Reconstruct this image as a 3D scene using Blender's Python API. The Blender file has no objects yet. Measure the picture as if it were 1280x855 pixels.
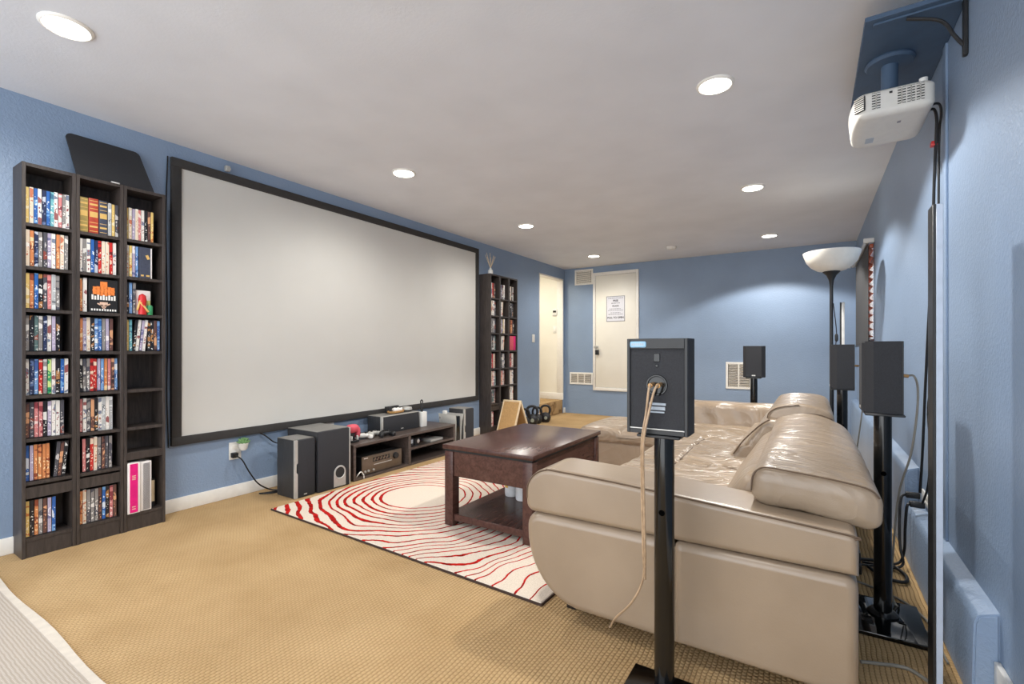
import bpy, bmesh, math, random
from math import sin, cos, pi, atan, sqrt, exp
from mathutils import Vector, Matrix
random.seed(7)
SC = bpy.context.scene
COL = SC.collection

# ------------------------------------------------------------------ camera, world, light, exposure
YAW = atan(375 / 592.0)
cam_data = bpy.data.cameras.new('camera')
cam_data.sensor_width = 36.0
cam_data.lens = 36.0 * 592.0 / 1280.0
cam_data.shift_y = 9.5 / 1280.0
cam_data.clip_start = 0.02
cam = bpy.data.objects.new('camera', cam_data)
cam.location = (0, 0, 1.07)
cam.rotation_euler = (pi / 2, 0, YAW)
COL.objects.link(cam)
SC.camera = cam

world = bpy.data.worlds.new('world')
SC.world = world
world.use_nodes = True
WBG = world.node_tree.nodes['Background']
WBG.inputs[0].default_value = (0.93, 0.965, 1.0, 1)
WBG.inputs[1].default_value = 3.9

SPOT_W = 66.0
SC.view_settings.view_transform = 'Standard'
SC.view_settings.look = 'None'
SC.view_settings.gamma = 1.0
SC.view_settings.use_curve_mapping = False
SC.view_settings.exposure = 0.0

LIGHTS = [(-2.65, 0.68), (-0.42, 0.68), (-2.65, 2.63), (-0.42, 2.61), (-2.65, 4.47), (-0.42, 4.43), (-2.67, 6.43), (-0.43, 6.40)]
CEIL = 2.43
for lx, ly in LIGHTS:
    ld = bpy.data.lights.new('downlight_lamp', 'SPOT')
    ld.energy = 84.0 if lx < -1 else (48.0 if ly < 1 else 165.0)
    ld.color = (1.0, 0.965, 0.91)
    ld.spot_size = math.radians(164 if lx < -1 else 132)
    ld.spot_blend = 0.8 if lx < -1 else 0.2
    ld.shadow_soft_size = 0.065
    lo = bpy.data.objects.new('downlight_lamp', ld)
    lo.location = (lx, ly, CEIL - 0.022)
    COL.objects.link(lo)


# ------------------------------------------------------------------ materials
def lin(c):
    out = []
    for v in c:
        v = v / 255.0
        out.append(v / 12.92 if v <= 0.04045 else ((v + 0.055) / 1.055) ** 2.4)
    return (out[0], out[1], out[2], 1.0)


class NT:
    def __init__(s, name):
        s.m = bpy.data.materials.new(name)
        s.m.use_nodes = True
        s.n = s.m.node_tree.nodes
        s.l = s.m.node_tree.links
        s.p = s.n['Principled BSDF']

    def node(s, t, **kw):
        nd = s.n.new(t)
        for k, v in kw.items():
            setattr(nd, k, v)
        return nd

    def link(s, a, b):
        s.l.new(a, b)

    def math(s, op, a, b=None, clamp=False):
        nd = s.node('ShaderNodeMath', operation=op, use_clamp=clamp)
        for i, v in enumerate((a, b)):
            if v is None:
                continue
            if isinstance(v, (int, float)):
                nd.inputs[i].default_value = v
            else:
                s.link(v, nd.inputs[i])
        return nd.outputs[0]

    def coords(s, scale=(1, 1, 1), out='Object', rot=(0, 0, 0)):
        tc = s.node('ShaderNodeTexCoord')
        mp = s.node('ShaderNodeMapping')
        mp.inputs['Scale'].default_value = scale
        mp.inputs['Rotation'].default_value = rot
        s.link(tc.outputs[out], mp.inputs['Vector'])
        return mp.outputs[0]

    def noise(s, vec, scale, detail=2.0, rough=0.5, dist=0.0):
        nd = s.node('ShaderNodeTexNoise')
        nd.inputs['Scale'].default_value = scale
        nd.inputs['Detail'].default_value = detail
        nd.inputs['Roughness'].default_value = rough
        nd.inputs['Distortion'].default_value = dist
        if vec is not None:
            s.link(vec, nd.inputs['Vector'])
        return nd.outputs['Fac']

    def ramp(s, fac, stops, interp='LINEAR'):
        nd = s.node('ShaderNodeValToRGB')
        nd.color_ramp.interpolation = interp
        el = nd.color_ramp.elements
        while len(el) < len(stops):
            el.new(0.5)
        for e, (p, c) in zip(el, stops):
            e.position = p
            e.color = c
        s.link(fac, nd.inputs[0])
        return nd.outputs[0]

    def mix(s, fac, a, b):
        nd = s.node('ShaderNodeMix', data_type='RGBA')
        for v, k in ((fac, 0), (a, 6), (b, 7)):
            if isinstance(v, (int, float, tuple)):
                nd.inputs[k].default_value = v
            else:
                s.link(v, nd.inputs[k])
        return nd.outputs[2]

    def bump(s, h, strength=0.3, dist=0.01):
        nd = s.node('ShaderNodeBump')
        nd.inputs['Strength'].default_value = strength
        nd.inputs['Distance'].default_value = dist
        s.link(h, nd.inputs['Height'])
        s.link(nd.outputs[0], s.p.inputs['Normal'])

    def base(s, c):
        if isinstance(c, tuple):
            s.p.inputs['Base Color'].default_value = c
        else:
            s.link(c, s.p.inputs['Base Color'])


def simple(name, rgb, rough=0.5, metal=0.0, spec=0.5, var=0.06, scale=30, bump=0.0, bscale=200, stretch=(1, 1, 1)):
    """plain procedural material: base colour with slight noise variation, optional fine relief"""
    t = NT(name)
    c = lin(rgb)
    v = t.coords(stretch)
    n = t.noise(v, scale, 3)
    lo = tuple(max(0, x * (1 - var)) for x in c[:3]) + (1,)
    hi = tuple(min(1, x * (1 + var)) for x in c[:3]) + (1,)
    t.base(t.ramp(n, [(0.3, lo), (0.7, hi)]))
    t.p.inputs['Roughness'].default_value = rough
    t.p.inputs['Metallic'].default_value = metal
    t.p.inputs['Specular IOR Level'].default_value = spec
    if bump:
        t.bump(t.noise(v, bscale, 3), bump, 0.003)
    return t.m


def wall_paint(name, rgb, bump=0.25, rough=0.55):
    t = NT(name)
    c = lin(rgb)
    v = t.coords()
    n = t.noise(v, 2.5, 4)
    t.base(t.ramp(n, [(0.3, tuple(x * 0.96 for x in c[:3]) + (1,)), (0.7, tuple(x * 1.04 for x in c[:3]) + (1,))]))
    t.p.inputs['Roughness'].default_value = rough
    h = t.noise(v, 75, 3, 0.55, 0.4)
    t.bump(t.ramp(h, [(0.42, (0, 0, 0, 1)), (0.62, (1, 1, 1, 1))]), bump, 0.004)
    return t.m


M = {}
M['blue'] = wall_paint('blue_wall_paint', (134, 154, 180), 0.22, 0.42)
M['ceiling'] = wall_paint('ceiling_paint', (219, 222, 228), 0.06, 0.7)
M['cream'] = wall_paint('cream_paint', (238, 234, 222), 0.05, 0.5)
M['trim'] = simple('white_trim_paint', (236, 233, 226), 0.4, var=0.03)
M['black'] = simple('black_plastic', (30, 31, 33), 0.45, var=0.15)
M['cloth_black'] = simple('black_grille_cloth', (42, 43, 47), 0.8, var=0.2, scale=300, bump=0.3, bscale=900)
M['vinyl'] = simple('black_ash_vinyl', (46, 47, 50), 0.5, var=0.25, scale=20, bump=0.15, bscale=60, stretch=(8, 8, 0.6))
M['gloss_black'] = simple('gloss_black_metal', (14, 15, 16), 0.12, var=0.1)
M['glass_black'] = simple('black_glass', (8, 9, 10), 0.05, var=0.1)
M['silver'] = simple('silver_plastic', (188, 187, 182), 0.35, 0.3, var=0.05)
M['silver_top'] = simple('grey_speaker_top', (120, 118, 114), 0.45, var=0.12, scale=60)
M['white_plastic'] = simple('white_plastic', (228, 227, 222), 0.35, var=0.03)
M['brass'] = simple('brass_plug', (176, 136, 88), 0.35, 0.6, var=0.1)
M['cable_black'] = simple('black_cable', (18, 18, 20), 0.45)
M['cable_clear'] = simple('clear_copper_cable', (176, 150, 122), 0.35, var=0.2, scale=40)
M['cable_grey'] = simple('grey_cable', (128, 124, 116), 0.45)
M['grille_dark'] = simple('dark_recess', (40, 40, 40), 0.8)
M['projector_white'] = simple('projector_white', (214, 212, 206), 0.45, var=0.03)
M['blue_board'] = simple('painted_dark_blue_board', (70, 92, 118), 0.6, var=0.08, scale=10, bump=0.15, bscale=120)
M['red_plastic'] = simple('red_plastic', (196, 40, 40), 0.4)
M['pink_plastic'] = simple('pink_plastic', (214, 84, 100), 0.5)
M['green_leaf'] = simple('succulent_green', (110, 150, 96), 0.5, var=0.3, scale=60)
M['soil'] = simple('pot_white', (225, 222, 215), 0.5)
M['tan_wood'] = simple('tan_wood', (196, 150, 92), 0.5, var=0.2, scale=14, stretch=(1, 10, 1))
M['pale_wood'] = simple('pale_wood_edge', (226, 205, 170), 0.55, var=0.1, scale=20)
M['cork'] = simple('cork_panel', (186, 148, 98), 0.85, var=0.25, scale=120, bump=0.3, bscale=300)
M['iron'] = simple('black_cast_iron', (32, 32, 34), 0.5, var=0.3, scale=40, bump=0.2, bscale=120)
M['pale_hub'] = simple('pale_grey_vinyl', (160, 165, 150), 0.6)
M['shade_white'] = simple('white_lamp_bowl', (232, 228, 218), 0.35, var=0.03)
M['screen_border'] = simple('black_velvet_border', (52, 50, 49), 0.85, var=0.1)
M['screen'] = simple('grey_projection_cloth', (206, 205, 200), 0.8, var=0.015, scale=3)
M['roller_shade'] = simple('charcoal_shade_fabric', (62, 62, 63), 0.8, var=0.12, scale=80)
M['red_slat'] = simple('red_wood_slat', (196, 104, 74), 0.4, var=0.2, scale=14, stretch=(1, 1, 6))
M['binder_pink'] = simple('magenta_binder', (222, 22, 122), 0.35, var=0.08)
M['binder_white'] = simple('white_binder', (232, 226, 222), 0.4, var=0.03)
M['paper'] = simple('white_paper', (226, 226, 232), 0.7, var=0.02)
M['ink'] = simple('black_ink', (58, 58, 66), 0.7)
M['ink_grey'] = simple('grey_ink', (140, 140, 148), 0.7)
M['sticker_blue'] = simple('pale_blue_sticker', (150, 190, 214), 0.5, var=0.05)
M['sticker_grey'] = simple('grey_label', (168, 178, 188), 0.5, var=0.1)
M['gold'] = simple('gilt_print', (224, 186, 110), 0.45, 0.2)
M['orange_print'] = simple('orange_print', (232, 130, 60), 0.5, var=0.2, scale=120)
M['skin_print'] = simple('pale_print', (226, 190, 168), 0.5, var=0.1)
M['white_print'] = simple('white_print', (236, 234, 230), 0.5)
M['green_print'] = simple('green_print', (50, 140, 90), 0.45, var=0.2, scale=100)
M['lime_print'] = simple('lime_print', (200, 206, 120), 0.5)
M['olive_cover'] = simple('olive_book_cover', (160, 140, 80), 0.5, var=0.15, scale=60)
M['russet_cover'] = simple('russet_book_cover', (176, 66, 46), 0.5, var=0.15, scale=60)
M['navy_cover'] = simple('navy_book_cover', (62, 68, 86), 0.5, var=0.15, scale=60)
M['cup_white'] = simple('white_ceramic', (235, 236, 238), 0.3, var=0.02)
M['cup_yellow'] = simple('yellow_band', (230, 190, 70), 0.4)
M['pale_edge'] = simple('pale_blue_white_edge', (178, 190, 208), 0.4)
M['void'] = simple('dark_hole', (4, 4, 4), 1.0, spec=0.0)
M['led'] = simple('dark_display', (16, 18, 20), 0.1)
M['copper_face'] = simple('bronze_faceplate', (112, 98, 84), 0.35, 0.35, var=0.08)


def emissive(name, rgb, strength):
    t = NT(name)
    t.base((0.9, 0.9, 0.9, 1))
    t.p.inputs['Emission Color'].default_value = lin(rgb)
    t.p.inputs['Emission Strength'].default_value = strength
    return t.m


M['lens'] = emissive('downlight_lens', (255, 250, 240), 9.0)


def bookcase_wood():
    t = NT('black_brown_veneer')
    v = t.coords((6, 6, 0.7))
    n = t.noise(v, 12, 5, 0.6, 0.6)
    t.base(t.ramp(n, [(0.3, lin((44, 38, 36))), (0.7, lin((72, 64, 60)))]))
    t.p.inputs['Roughness'].default_value = 0.48
    t.bump(n, 0.1, 0.002)
    return t.m


def table_wood():
    t = NT('mahogany_veneer')
    v = t.coords((5, 0.8, 5))
    n = t.noise(v, 9, 6, 0.6, 0.8)
    v2 = t.coords()
    n2 = t.noise(v2, 14, 6, 0.7)
    c = t.ramp(n, [(0.3, lin((64, 42, 38))), (0.7, lin((90, 62, 54)))])
    c = t.mix(t.ramp(n2, [(0.55, (0, 0, 0, 1)), (0.75, (0.35, 0.35, 0.35, 1))]), c, lin((108, 82, 72)))
    t.base(c)
    t.p.inputs['Roughness'].default_value = 0.27
    t.p.inputs['Specular IOR Level'].default_value = 0.32
    t.bump(n, 0.03, 0.002)
    return t.m


def console_wood():
    t = NT('dark_walnut_foil')
    v = t.coords((6, 0.8, 6))
    n = t.noise(v, 10, 5, 0.6, 0.6)
    t.base(t.ramp(n, [(0.3, lin((66, 56, 52))), (0.7, lin((96, 84, 78)))]))
    t.p.inputs['Roughness'].default_value = 0.38
    return t.m


M['bookcase'] = bookcase_wood()
M['mahogany'] = table_wood()
M['console'] = console_wood()


def carpet_mat():
    t = NT('sisal_carpet')
    tc = t.node('ShaderNodeTexCoord')
    sep = t.node('ShaderNodeSeparateXYZ')
    nz = t.node('ShaderNodeTexNoise')
    nz.inputs['Scale'].default_value = 5
    t.link(tc.outputs['Object'], nz.inputs['Vector'])
    off = t.node('ShaderNodeVectorMath', operation='SCALE')
    off.inputs['Scale'].default_value = 0.02
    t.link(nz.outputs['Color'], off.inputs[0])
    add = t.node('ShaderNodeVectorMath', operation='ADD')
    t.link(tc.outputs['Object'], add.inputs[0])
    t.link(off.outputs[0], add.inputs[1])
    t.link(add.outputs[0], sep.inputs[0])
    PX, PY = 0.0155, 0.017
    u = t.math('DIVIDE', sep.outputs[0], PX)
    row = t.math('FLOOR', u)
    su = t.math('SINE', t.math('MULTIPLY', u, pi))
    su = t.math('ABSOLUTE', su)
    vv = t.math('ADD', t.math('DIVIDE', sep.outputs[1], PY), t.math('MULTIPLY', row, 0.5))
    sv = t.math('ABSOLUTE', t.math('SINE', t.math('MULTIPLY', vv, pi)))
    h = t.math('MULTIPLY', t.math('POWER', su, 0.6), t.math('ADD', t.math('MULTIPLY', t.math('POWER', sv, 0.6), 0.65), 0.35))
    big = t.noise(tc.outputs['Object'], 3.0, 5)
    col = t.ramp(big, [(0.3, lin((180, 149, 106))), (0.7, lin((199, 168, 124)))])
    dark = t.mix(t.ramp(h, [(0.0, (1, 1, 1, 1)), (0.55, (0, 0, 0, 1))]), col, lin((122, 94, 62)))
    t.base(dark)
    t.p.inputs['Roughness'].default_value = 0.95
    t.p.inputs['Specular IOR Level'].default_value = 0.1
    t.bump(h, 0.7, 0.006)
    return t.m


M['carpet'] = carpet_mat()


def mat_weave():
    t = NT('grey_flatweave')
    v = t.coords()
    w1 = t.node('ShaderNodeTexWave', wave_type='BANDS', bands_direction='X')
    w1.inputs['Scale'].default_value = 38
    w1.inputs['Distortion'].default_value = 1.0
    t.link(v, w1.inputs['Vector'])
    w2 = t.node('ShaderNodeTexWave', wave_type='BANDS', bands_direction='Y')
    w2.inputs['Scale'].default_value = 30
    w2.inputs['Distortion'].default_value = 2.0
    t.link(v, w2.inputs['Vector'])
    f = t.math('MULTIPLY', w1.outputs['Fac'], w2.outputs['Fac'])
    t.base(t.ramp(f, [(0.1, lin((168, 156, 142))), (0.6, lin((196, 186, 174)))]))
    t.p.inputs['Roughness'].default_value = 0.95
    t.bump(f, 0.4, 0.004)
    return t.m


M['mat_weave'] = mat_weave()
M['mat_binding'] = simple('pale_binding_tape', (206, 196, 182), 0.9, bump=0.2, bscale=300)


def rug_mat():
    """cream tufted pile with red hand-drawn rings spreading from one oval"""
    t = NT('spiral_rug_pile')
    tc = t.node('ShaderNodeTexCoord')
    nz = t.node('ShaderNodeTexNoise')
    nz.inputs['Scale'].default_value = 1.7
    nz.inputs['Detail'].default_value = 1.5
    t.link(tc.outputs['Object'], nz.inputs['Vector'])
    nz2 = t.node('ShaderNodeTexNoise')
    nz2.inputs['Scale'].default_value = 26
    t.link(tc.outputs['Object'], nz2.inputs['Vector'])
    sep = t.node('ShaderNodeSeparateXYZ')
    t.link(tc.outputs['Object'], sep.inputs[0])
    dx = t.math('SUBTRACT', sep.outputs[0], -2.43)
    dy = t.math('SUBTRACT', sep.outputs[1], 2.48)
    dy = t.math('MULTIPLY', dy, 0.93)
    r = t.math('SQRT', t.math('ADD', t.math('MULTIPLY', dx, dx), t.math('MULTIPLY', dy, dy)))
    # distortion grows away from the oval
    wob = t.math('MULTIPLY', t.math('SUBTRACT', nz.outputs['Fac'], 0.5), t.math('MULTIPLY', r, 0.55))
    wob2 = t.math('MULTIPLY', t.math('SUBTRACT', nz2.outputs['Fac'], 0.5), 0.012)
    r2 = t.math('ADD', t.math('ADD', r, wob), wob2)
    k = t.math('DIVIDE', t.math('SUBTRACT', r2, 0.255), 0.056)
    idx = t.math('FLOOR', k)
    fr = t.math('FRACT', k)
    # per ring line width varying around the ring
    ang = t.math('ARCTAN2', dy, dx)
    ph = t.math('MULTIPLY', idx, 2.4)
    wv = t.math('COSINE', t.math('ADD', t.math('ADD', ang, 2.5), t.math('MULTIPLY', t.math('SINE', ph), 0.7)))
    width = t.math('ADD', t.math('MULTIPLY', t.math('POWER', t.math('ADD', t.math('MULTIPLY', wv, 0.5), 0.5), 3.0), 0.22), 0.19)
    line = t.math('LESS_THAN', fr, width)
    line = t.math('MULTIPLY', line, t.math('GREATER_THAN', k, 0.0))
    far = t.math('GREATER_THAN', r2, 1.25)   # fewer lines towards the rug's far corners
    odd = t.math('MODULO', idx, 2.0)
    keep = t.math('SUBTRACT', 1.0, t.math('MULTIPLY', far, t.math('GREATER_THAN', odd, 0.5)))
    line = t.math('MULTIPLY', line, keep)
    pile = t.noise(tc.outputs['Object'], 160, 3)
    cream = t.ramp(pile, [(0.3, lin((204, 190, 174))), (0.7, lin((226, 213, 197)))])
    rc = t.ramp(nz2.outputs['Fac'], [(0.35, lin((128, 22, 22))), (0.6, lin((188, 34, 30)))])
    t.base(t.mix(line, cream, rc))
    t.p.inputs['Roughness'].default_value = 1.0
    t.p.inputs['Specular IOR Level'].default_value = 0.05
    hh = t.math('SUBTRACT', t.math('MULTIPLY', pile, 0.5), t.math('MULTIPLY', line, 0.5))
    t.bump(hh, 0.5, 0.006)
    return t.m


M['rug'] = rug_mat()
M['rug_edge'] = simple('dark_rug_binding', (60, 44, 36), 0.9)


def leather(name, wrinkle, rot=0.0, stretch=(3, 14, 6)):
    t = NT(name)
    v = t.coords()
    n = t.noise(v, 3.0, 4)
    t.base(t.ramp(n, [(0.3, lin((143, 125, 105))), (0.7, lin((159, 140, 119)))]))
    t.p.inputs['Roughness'].default_value = 0.30
    t.p.inputs['Specular IOR Level'].default_value = 0.6
    vs = t.coords(stretch, rot=(0, 0, rot))
    w = t.noise(vs, 1.0, 3, 0.5, 1.2)
    ridge = t.math('SUBTRACT', 1.0, t.math('ABSOLUTE', t.math('MULTIPLY', t.math('SUBTRACT', w, 0.5), 5.0)), True)
    grain = t.noise(v, 260, 2)
    h = t.math('ADD', t.math('MULTIPLY', ridge, wrinkle), t.math('MULTIPLY', grain, 0.03))
    t.bump(h, 0.8, 0.012)
    return t.m


M['leather'] = leather('taupe_leather', 0.015)
M['leather_seat'] = leather('creased_taupe_leather', 2.2, 0.5, (2.4, 8.5, 4))
M['leather_back'] = leather('taupe_leather_soft', 0.45, 0.2, (3, 9, 3))
M['piping'] = simple('leather_piping', (92, 74, 58), 0.5)
M['sofa_leg'] = simple('dark_sofa_foot', (30, 26, 24), 0.5)

# disc-case spines: one material per printed colour, blocks and lettering from noise, shifted per object
PAL = {
    'y': ((226, 196, 120), (240, 226, 190), (200, 120, 60)), 'c': ((228, 212, 190), (200, 120, 90), (240, 236, 228)),
    'b': ((46, 98, 172), (214, 222, 232), (110, 160, 210)), 'n': ((40, 50, 84), (190, 196, 208), (90, 110, 150)),
    'k': ((34, 34, 40), (226, 226, 222), (170, 120, 70)), 'w': ((232, 228, 222), (150, 90, 90), (120, 130, 150)),
    'g': ((140, 136, 134), (224, 222, 218), (80, 80, 90)), 'r': ((196, 48, 44), (236, 214, 190), (110, 30, 34)),
    'p': ((208, 130, 130), (238, 220, 214), (140, 60, 70)), 'l': ((176, 166, 190), (236, 232, 236), (110, 110, 150)),
    't': ((110, 176, 186), (230, 236, 232), (60, 110, 140)), 'e': ((46, 150, 96), (200, 220, 140), (30, 90, 70)),
    'm': ((104, 72, 66), (214, 160, 120), (60, 44, 50)), 's': ((176, 178, 180), (226, 228, 228), (110, 114, 120)),
    'x': ((78, 78, 86), (196, 192, 190), (140, 70, 60)), 'u': ((118, 158, 208), (232, 236, 240), (70, 100, 160)),
    'o': ((206, 132, 84), (236, 206, 160), (140, 70, 50)), 'd': ((88, 112, 112), (210, 214, 206), (150, 90, 80)),
}
NAMES = {'y': 'yellow', 'c': 'cream', 'b': 'deep blue', 'n': 'navy', 'k': 'black', 'w': 'white', 'g': 'grey', 'r': 'red', 'p': 'pink',
         'l': 'lilac', 't': 'aqua', 'e': 'green', 'm': 'brown', 's': 'silver', 'x': 'charcoal', 'u': 'pale blue', 'o': 'copper orange',
         'd': 'grey green'}


def spine_mat(ch):
    t = NT('printed_spine_' + NAMES[ch].replace(' ', '_'))
    a, b, c = (lin(q) for q in PAL[ch])
    oi = t.node('ShaderNodeObjectInfo')
    v = t.coords((9, 9, 16))
    ofs = t.node('ShaderNodeVectorMath', operation='ADD')
    cmb = t.node('ShaderNodeCombineXYZ')
    for i in range(3):
        t.link(t.math('MULTIPLY', oi.outputs['Random'], 57.0 + 31 * i), cmb.inputs[i])
    t.link(v, ofs.inputs[0])
    t.link(cmb.outputs[0], ofs.inputs[1])
    blk = t.noise(ofs.outputs[0], 1.0, 1.0)
    col = t.ramp(blk, [(0.0, b), (0.36, a), (0.60, c), (0.68, a), (0.76, b)], 'CONSTANT')
    vl = t.coords((150, 150, 110))
    of2 = t.node('ShaderNodeVectorMath', operation='ADD')
    t.link(vl, of2.inputs[0])
    t.link(cmb.outputs[0], of2.inputs[1])
    let = t.noise(of2.outputs[0], 1.0, 0.0)
    let = t.math('GREATER_THAN', let, 0.63)
    tc = t.node('ShaderNodeTexCoord')
    sep = t.node('ShaderNodeSeparateXYZ')
    t.link(tc.outputs['Object'], sep.inputs[0])
    sh = t.math('ADD', sep.outputs[2], t.math('MULTIPLY', oi.outputs['Random'], 0.03))
    zone = t.math('MULTIPLY', t.math('GREATER_THAN', sh, 0.06), t.math('LESS_THAN', sh, 0.15))
    foot = t.math('MULTIPLY', t.math('GREATER_THAN', sep.outputs[2], 0.010), t.math('LESS_THAN', sep.outputs[2], 0.034))
    zone = t.math('MAXIMUM', zone, foot)
    mid = t.math('LESS_THAN', t.math('ABSOLUTE', sep.outputs[1]), 0.0042)
    let = t.math('MULTIPLY', t.math('MULTIPLY', let, zone), mid)
    t.base(t.mix(let, col, b))
    t.p.inputs['Roughness'].default_value = 0.3
    return t.m


SP = {ch: spine_mat(ch) for ch in PAL}


# ------------------------------------------------------------------ mesh helpers
def B():
    return bmesh.new()


def box(bm, x0, x1, y0, y1, z0, z1, bev=0.0, seg=2, mi=0):
    g = bmesh.ops.create_cube(bm, size=1.0)
    vs = g['verts']
    for v in vs:
        v.co = Vector((x0 + (v.co.x + .5) * (x1 - x0), y0 + (v.co.y + .5) * (y1 - y0), z0 + (v.co.z + .5) * (z1 - z0)))
    fs = set(f for v in vs for f in v.link_faces)
    for f in fs:
        f.material_index = mi
    if bev > 0:
        es = list(set(e for v in vs for e in v.link_edges))
        r = bmesh.ops.bevel(bm, geom=es, offset=bev, segments=seg, affect='EDGES', profile=0.5)
        for f in r['faces']:
            f.material_index = mi
    return bm


def rbox(bm, c, size, rot, bev=0.0, seg=2):
    """box of given size centred at c, rotated by matrix rot"""
    b2 = B()
    box(b2, -size[0] / 2, size[0] / 2, -size[1] / 2, size[1] / 2, -size[2] / 2, size[2] / 2, bev, seg)
    me = bpy.data.meshes.new('t')
    b2.transform(Matrix.Translation(c) @ rot.to_4x4())
    b2.to_mesh(me)
    b2.free()
    bm.from_mesh(me)
    bpy.data.meshes.remove(me)
    return bm


def cyl(bm, p0, p1, r0, r1=None, n=20, caps=True):
    if r1 is None:
        r1 = r0
    p0 = Vector(p0); p1 = Vector(p1)
    d = (p1 - p0)
    q = d.to_track_quat('Z', 'Y')
    a = []; b = []
    for i in range(n):
        t = 2 * pi * i / n
        o = q @ Vector((cos(t), sin(t), 0))
        a.append(bm.verts.new(p0 + o * r0))
        b.append(bm.verts.new(p1 + o * r1))
    for i in range(n):
        j = (i + 1) % n
        bm.faces.new((a[i], a[j], b[j], b[i]))
    if caps:
        bm.faces.new(list(reversed(a)))
        bm.faces.new(b)
    return bm


def lathe(bm, prof, c=(0, 0, 0), n=32, axis='Z'):
    rings = []
    for (r, z) in prof:
        ring = []
        for i in range(n):
            t = 2 * pi * i / n
            p = Vector((r * cos(t), r * sin(t), z))
            if axis == 'Y':
                p = Vector((p.x, p.z, -p.y))
            elif axis == 'X':
                p = Vector((p.z, p.x, p.y))
            ring.append(bm.verts.new(p + Vector(c)))
        rings.append(ring)
    for a, b in zip(rings, rings[1:]):
        for i in range(n):
            j = (i + 1) % n
            bm.faces.new((a[i], a[j], b[j], b[i]))
    if prof[0][0] > 1e-6:
        bm.faces.new(list(reversed(rings[0])))
    if prof[-1][0] > 1e-6:
        bm.faces.new(rings[-1])
    return bm


def smooth_path(pts, n=8):
    """Catmull-Rom through the points"""
    P = [Vector(p) for p in pts]
    P = [P[0] * 2 - P[1]] + P + [P[-1] * 2 - P[-2]]
    out = []
    for i in range(1, len(P) - 2):
        a, b, c, d = P[i - 1:i + 3]
        for k in range(n):
            t = k / n
            out.append(0.5 * ((2 * b) + (c - a) * t + (2 * a - 5 * b + 4 * c - d) * t * t + (-a + 3 * b - 3 * c + d) * t ** 3))
    out.append(P[-2])
    return out


def tube(bm, pts, r, n=8, smooth=6, closed=False):
    P = smooth_path(pts, smooth) if smooth else [Vector(p) for p in pts]
    prev = None
    up = Vector((0.13, 0.21, 0.97)).normalized()
    rings = []
    L = len(P)
    for i, p in enumerate(P):
        t = (P[min(i + 1, L - 1)] - P[max(i - 1, 0)])
        if t.length < 1e-9:
            t = Vector((0, 0, 1))
        t.normalize()
        s = t.cross(up)
        if s.length < 0.05:
            s = t.cross(Vector((1, 0, 0)))
        s.normalize()
        if prev is not None and s.dot(prev) < 0:
            s = -s
        prev = s
        w = s.cross(t)
        rings.append([bm.verts.new(p + (s * cos(2 * pi * k / n) + w * sin(2 * pi * k / n)) * r) for k in range(n)])
    for a, b in zip(rings, rings[1:]):
        for k in range(n):
            j = (k + 1) % n
            bm.faces.new((a[k], a[j], b[j], b[k]))
    bm.faces.new(rings[0]); bm.faces.new(list(reversed(rings[-1])))
    return bm


def softbox(bm, x0, x1, y0, y1, z0, z1, r, n=8, fn=None, core=10):
    """box with rounded edges on a fine grid; fn(Vector, u) deforms the points"""
    rx, ry, rz = (r, r, r) if isinstance(r, (int, float)) else r
    def axis(a, b, rr):
        ts = []
        for i in range(n):
            ts.append(a + rr * (1 - cos(pi / 2 * i / n)) if False else a + rr * i / n)
        for i in range(core + 1):
            ts.append(a + rr + (b - a - 2 * rr) * i / core)
        for i in range(1, n + 1):
            ts.append(b - rr + rr * i / n)
        return ts
    xs, ys, zs = axis(x0, x1, rx), axis(y0, y1, ry), axis(z0, z1, rz)
    cache = {}
    ix0, ix1 = x0 + rx, x1 - rx
    iy0, iy1 = y0 + ry, y1 - ry
    iz0, iz1 = z0 + rz, z1 - rz
    def vert(i, j, k):
        key = (i, j, k)
        if key in cache:
            return cache[key]
        p = Vector((xs[i], ys[j], zs[k]))
        q = Vector((min(max(p.x, ix0), ix1), min(max(p.y, iy0), iy1), min(max(p.z, iz0), iz1)))
        d = Vector(((p.x - q.x) / rx, (p.y - q.y) / ry, (p.z - q.z) / rz))
        if d.length > 1e-9:
            m = max(abs(d.x), abs(d.y), abs(d.z))
            d = d.normalized() * m
            p = q + Vector((d.x * rx, d.y * ry, d.z * rz))
        if fn:
            p = fn(p)
        v = bm.verts.new(p)
        cache[key] = v
        return v
    X, Y, Z = len(xs) - 1, len(ys) - 1, len(zs) - 1
    for i in range(X):
        for j in range(Y):
            bm.faces.new((vert(i, j, 0), vert(i, j + 1, 0), vert(i + 1, j + 1, 0), vert(i + 1, j, 0)))
            bm.faces.new((vert(i, j, Z), vert(i + 1, j, Z), vert(i + 1, j + 1, Z), vert(i, j + 1, Z)))
    for i in range(X):
        for k in range(Z):
            bm.faces.new((vert(i, 0, k), vert(i + 1, 0, k), vert(i + 1, 0, k + 1), vert(i, 0, k + 1)))
            bm.faces.new((vert(i, Y, k), vert(i, Y, k + 1), vert(i + 1, Y, k + 1), vert(i + 1, Y, k)))
    for j in range(Y):
        for k in range(Z):
            bm.faces.new((vert(0, j, k), vert(0, j, k + 1), vert(0, j + 1, k + 1), vert(0, j + 1, k)))
            bm.faces.new((vert(X, j, k), vert(X, j + 1, k), vert(X, j + 1, k + 1), vert(X, j, k + 1)))
    return bm


def arc(cx, cz, r, a0, a1, n=8, rz=None):
    rz = rz or r
    return [(cx + r * cos(math.radians(a0 + (a1 - a0) * i / n)), cz + rz * sin(math.radians(a0 + (a1 - a0) * i / n))) for i in range(n + 1)]


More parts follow.
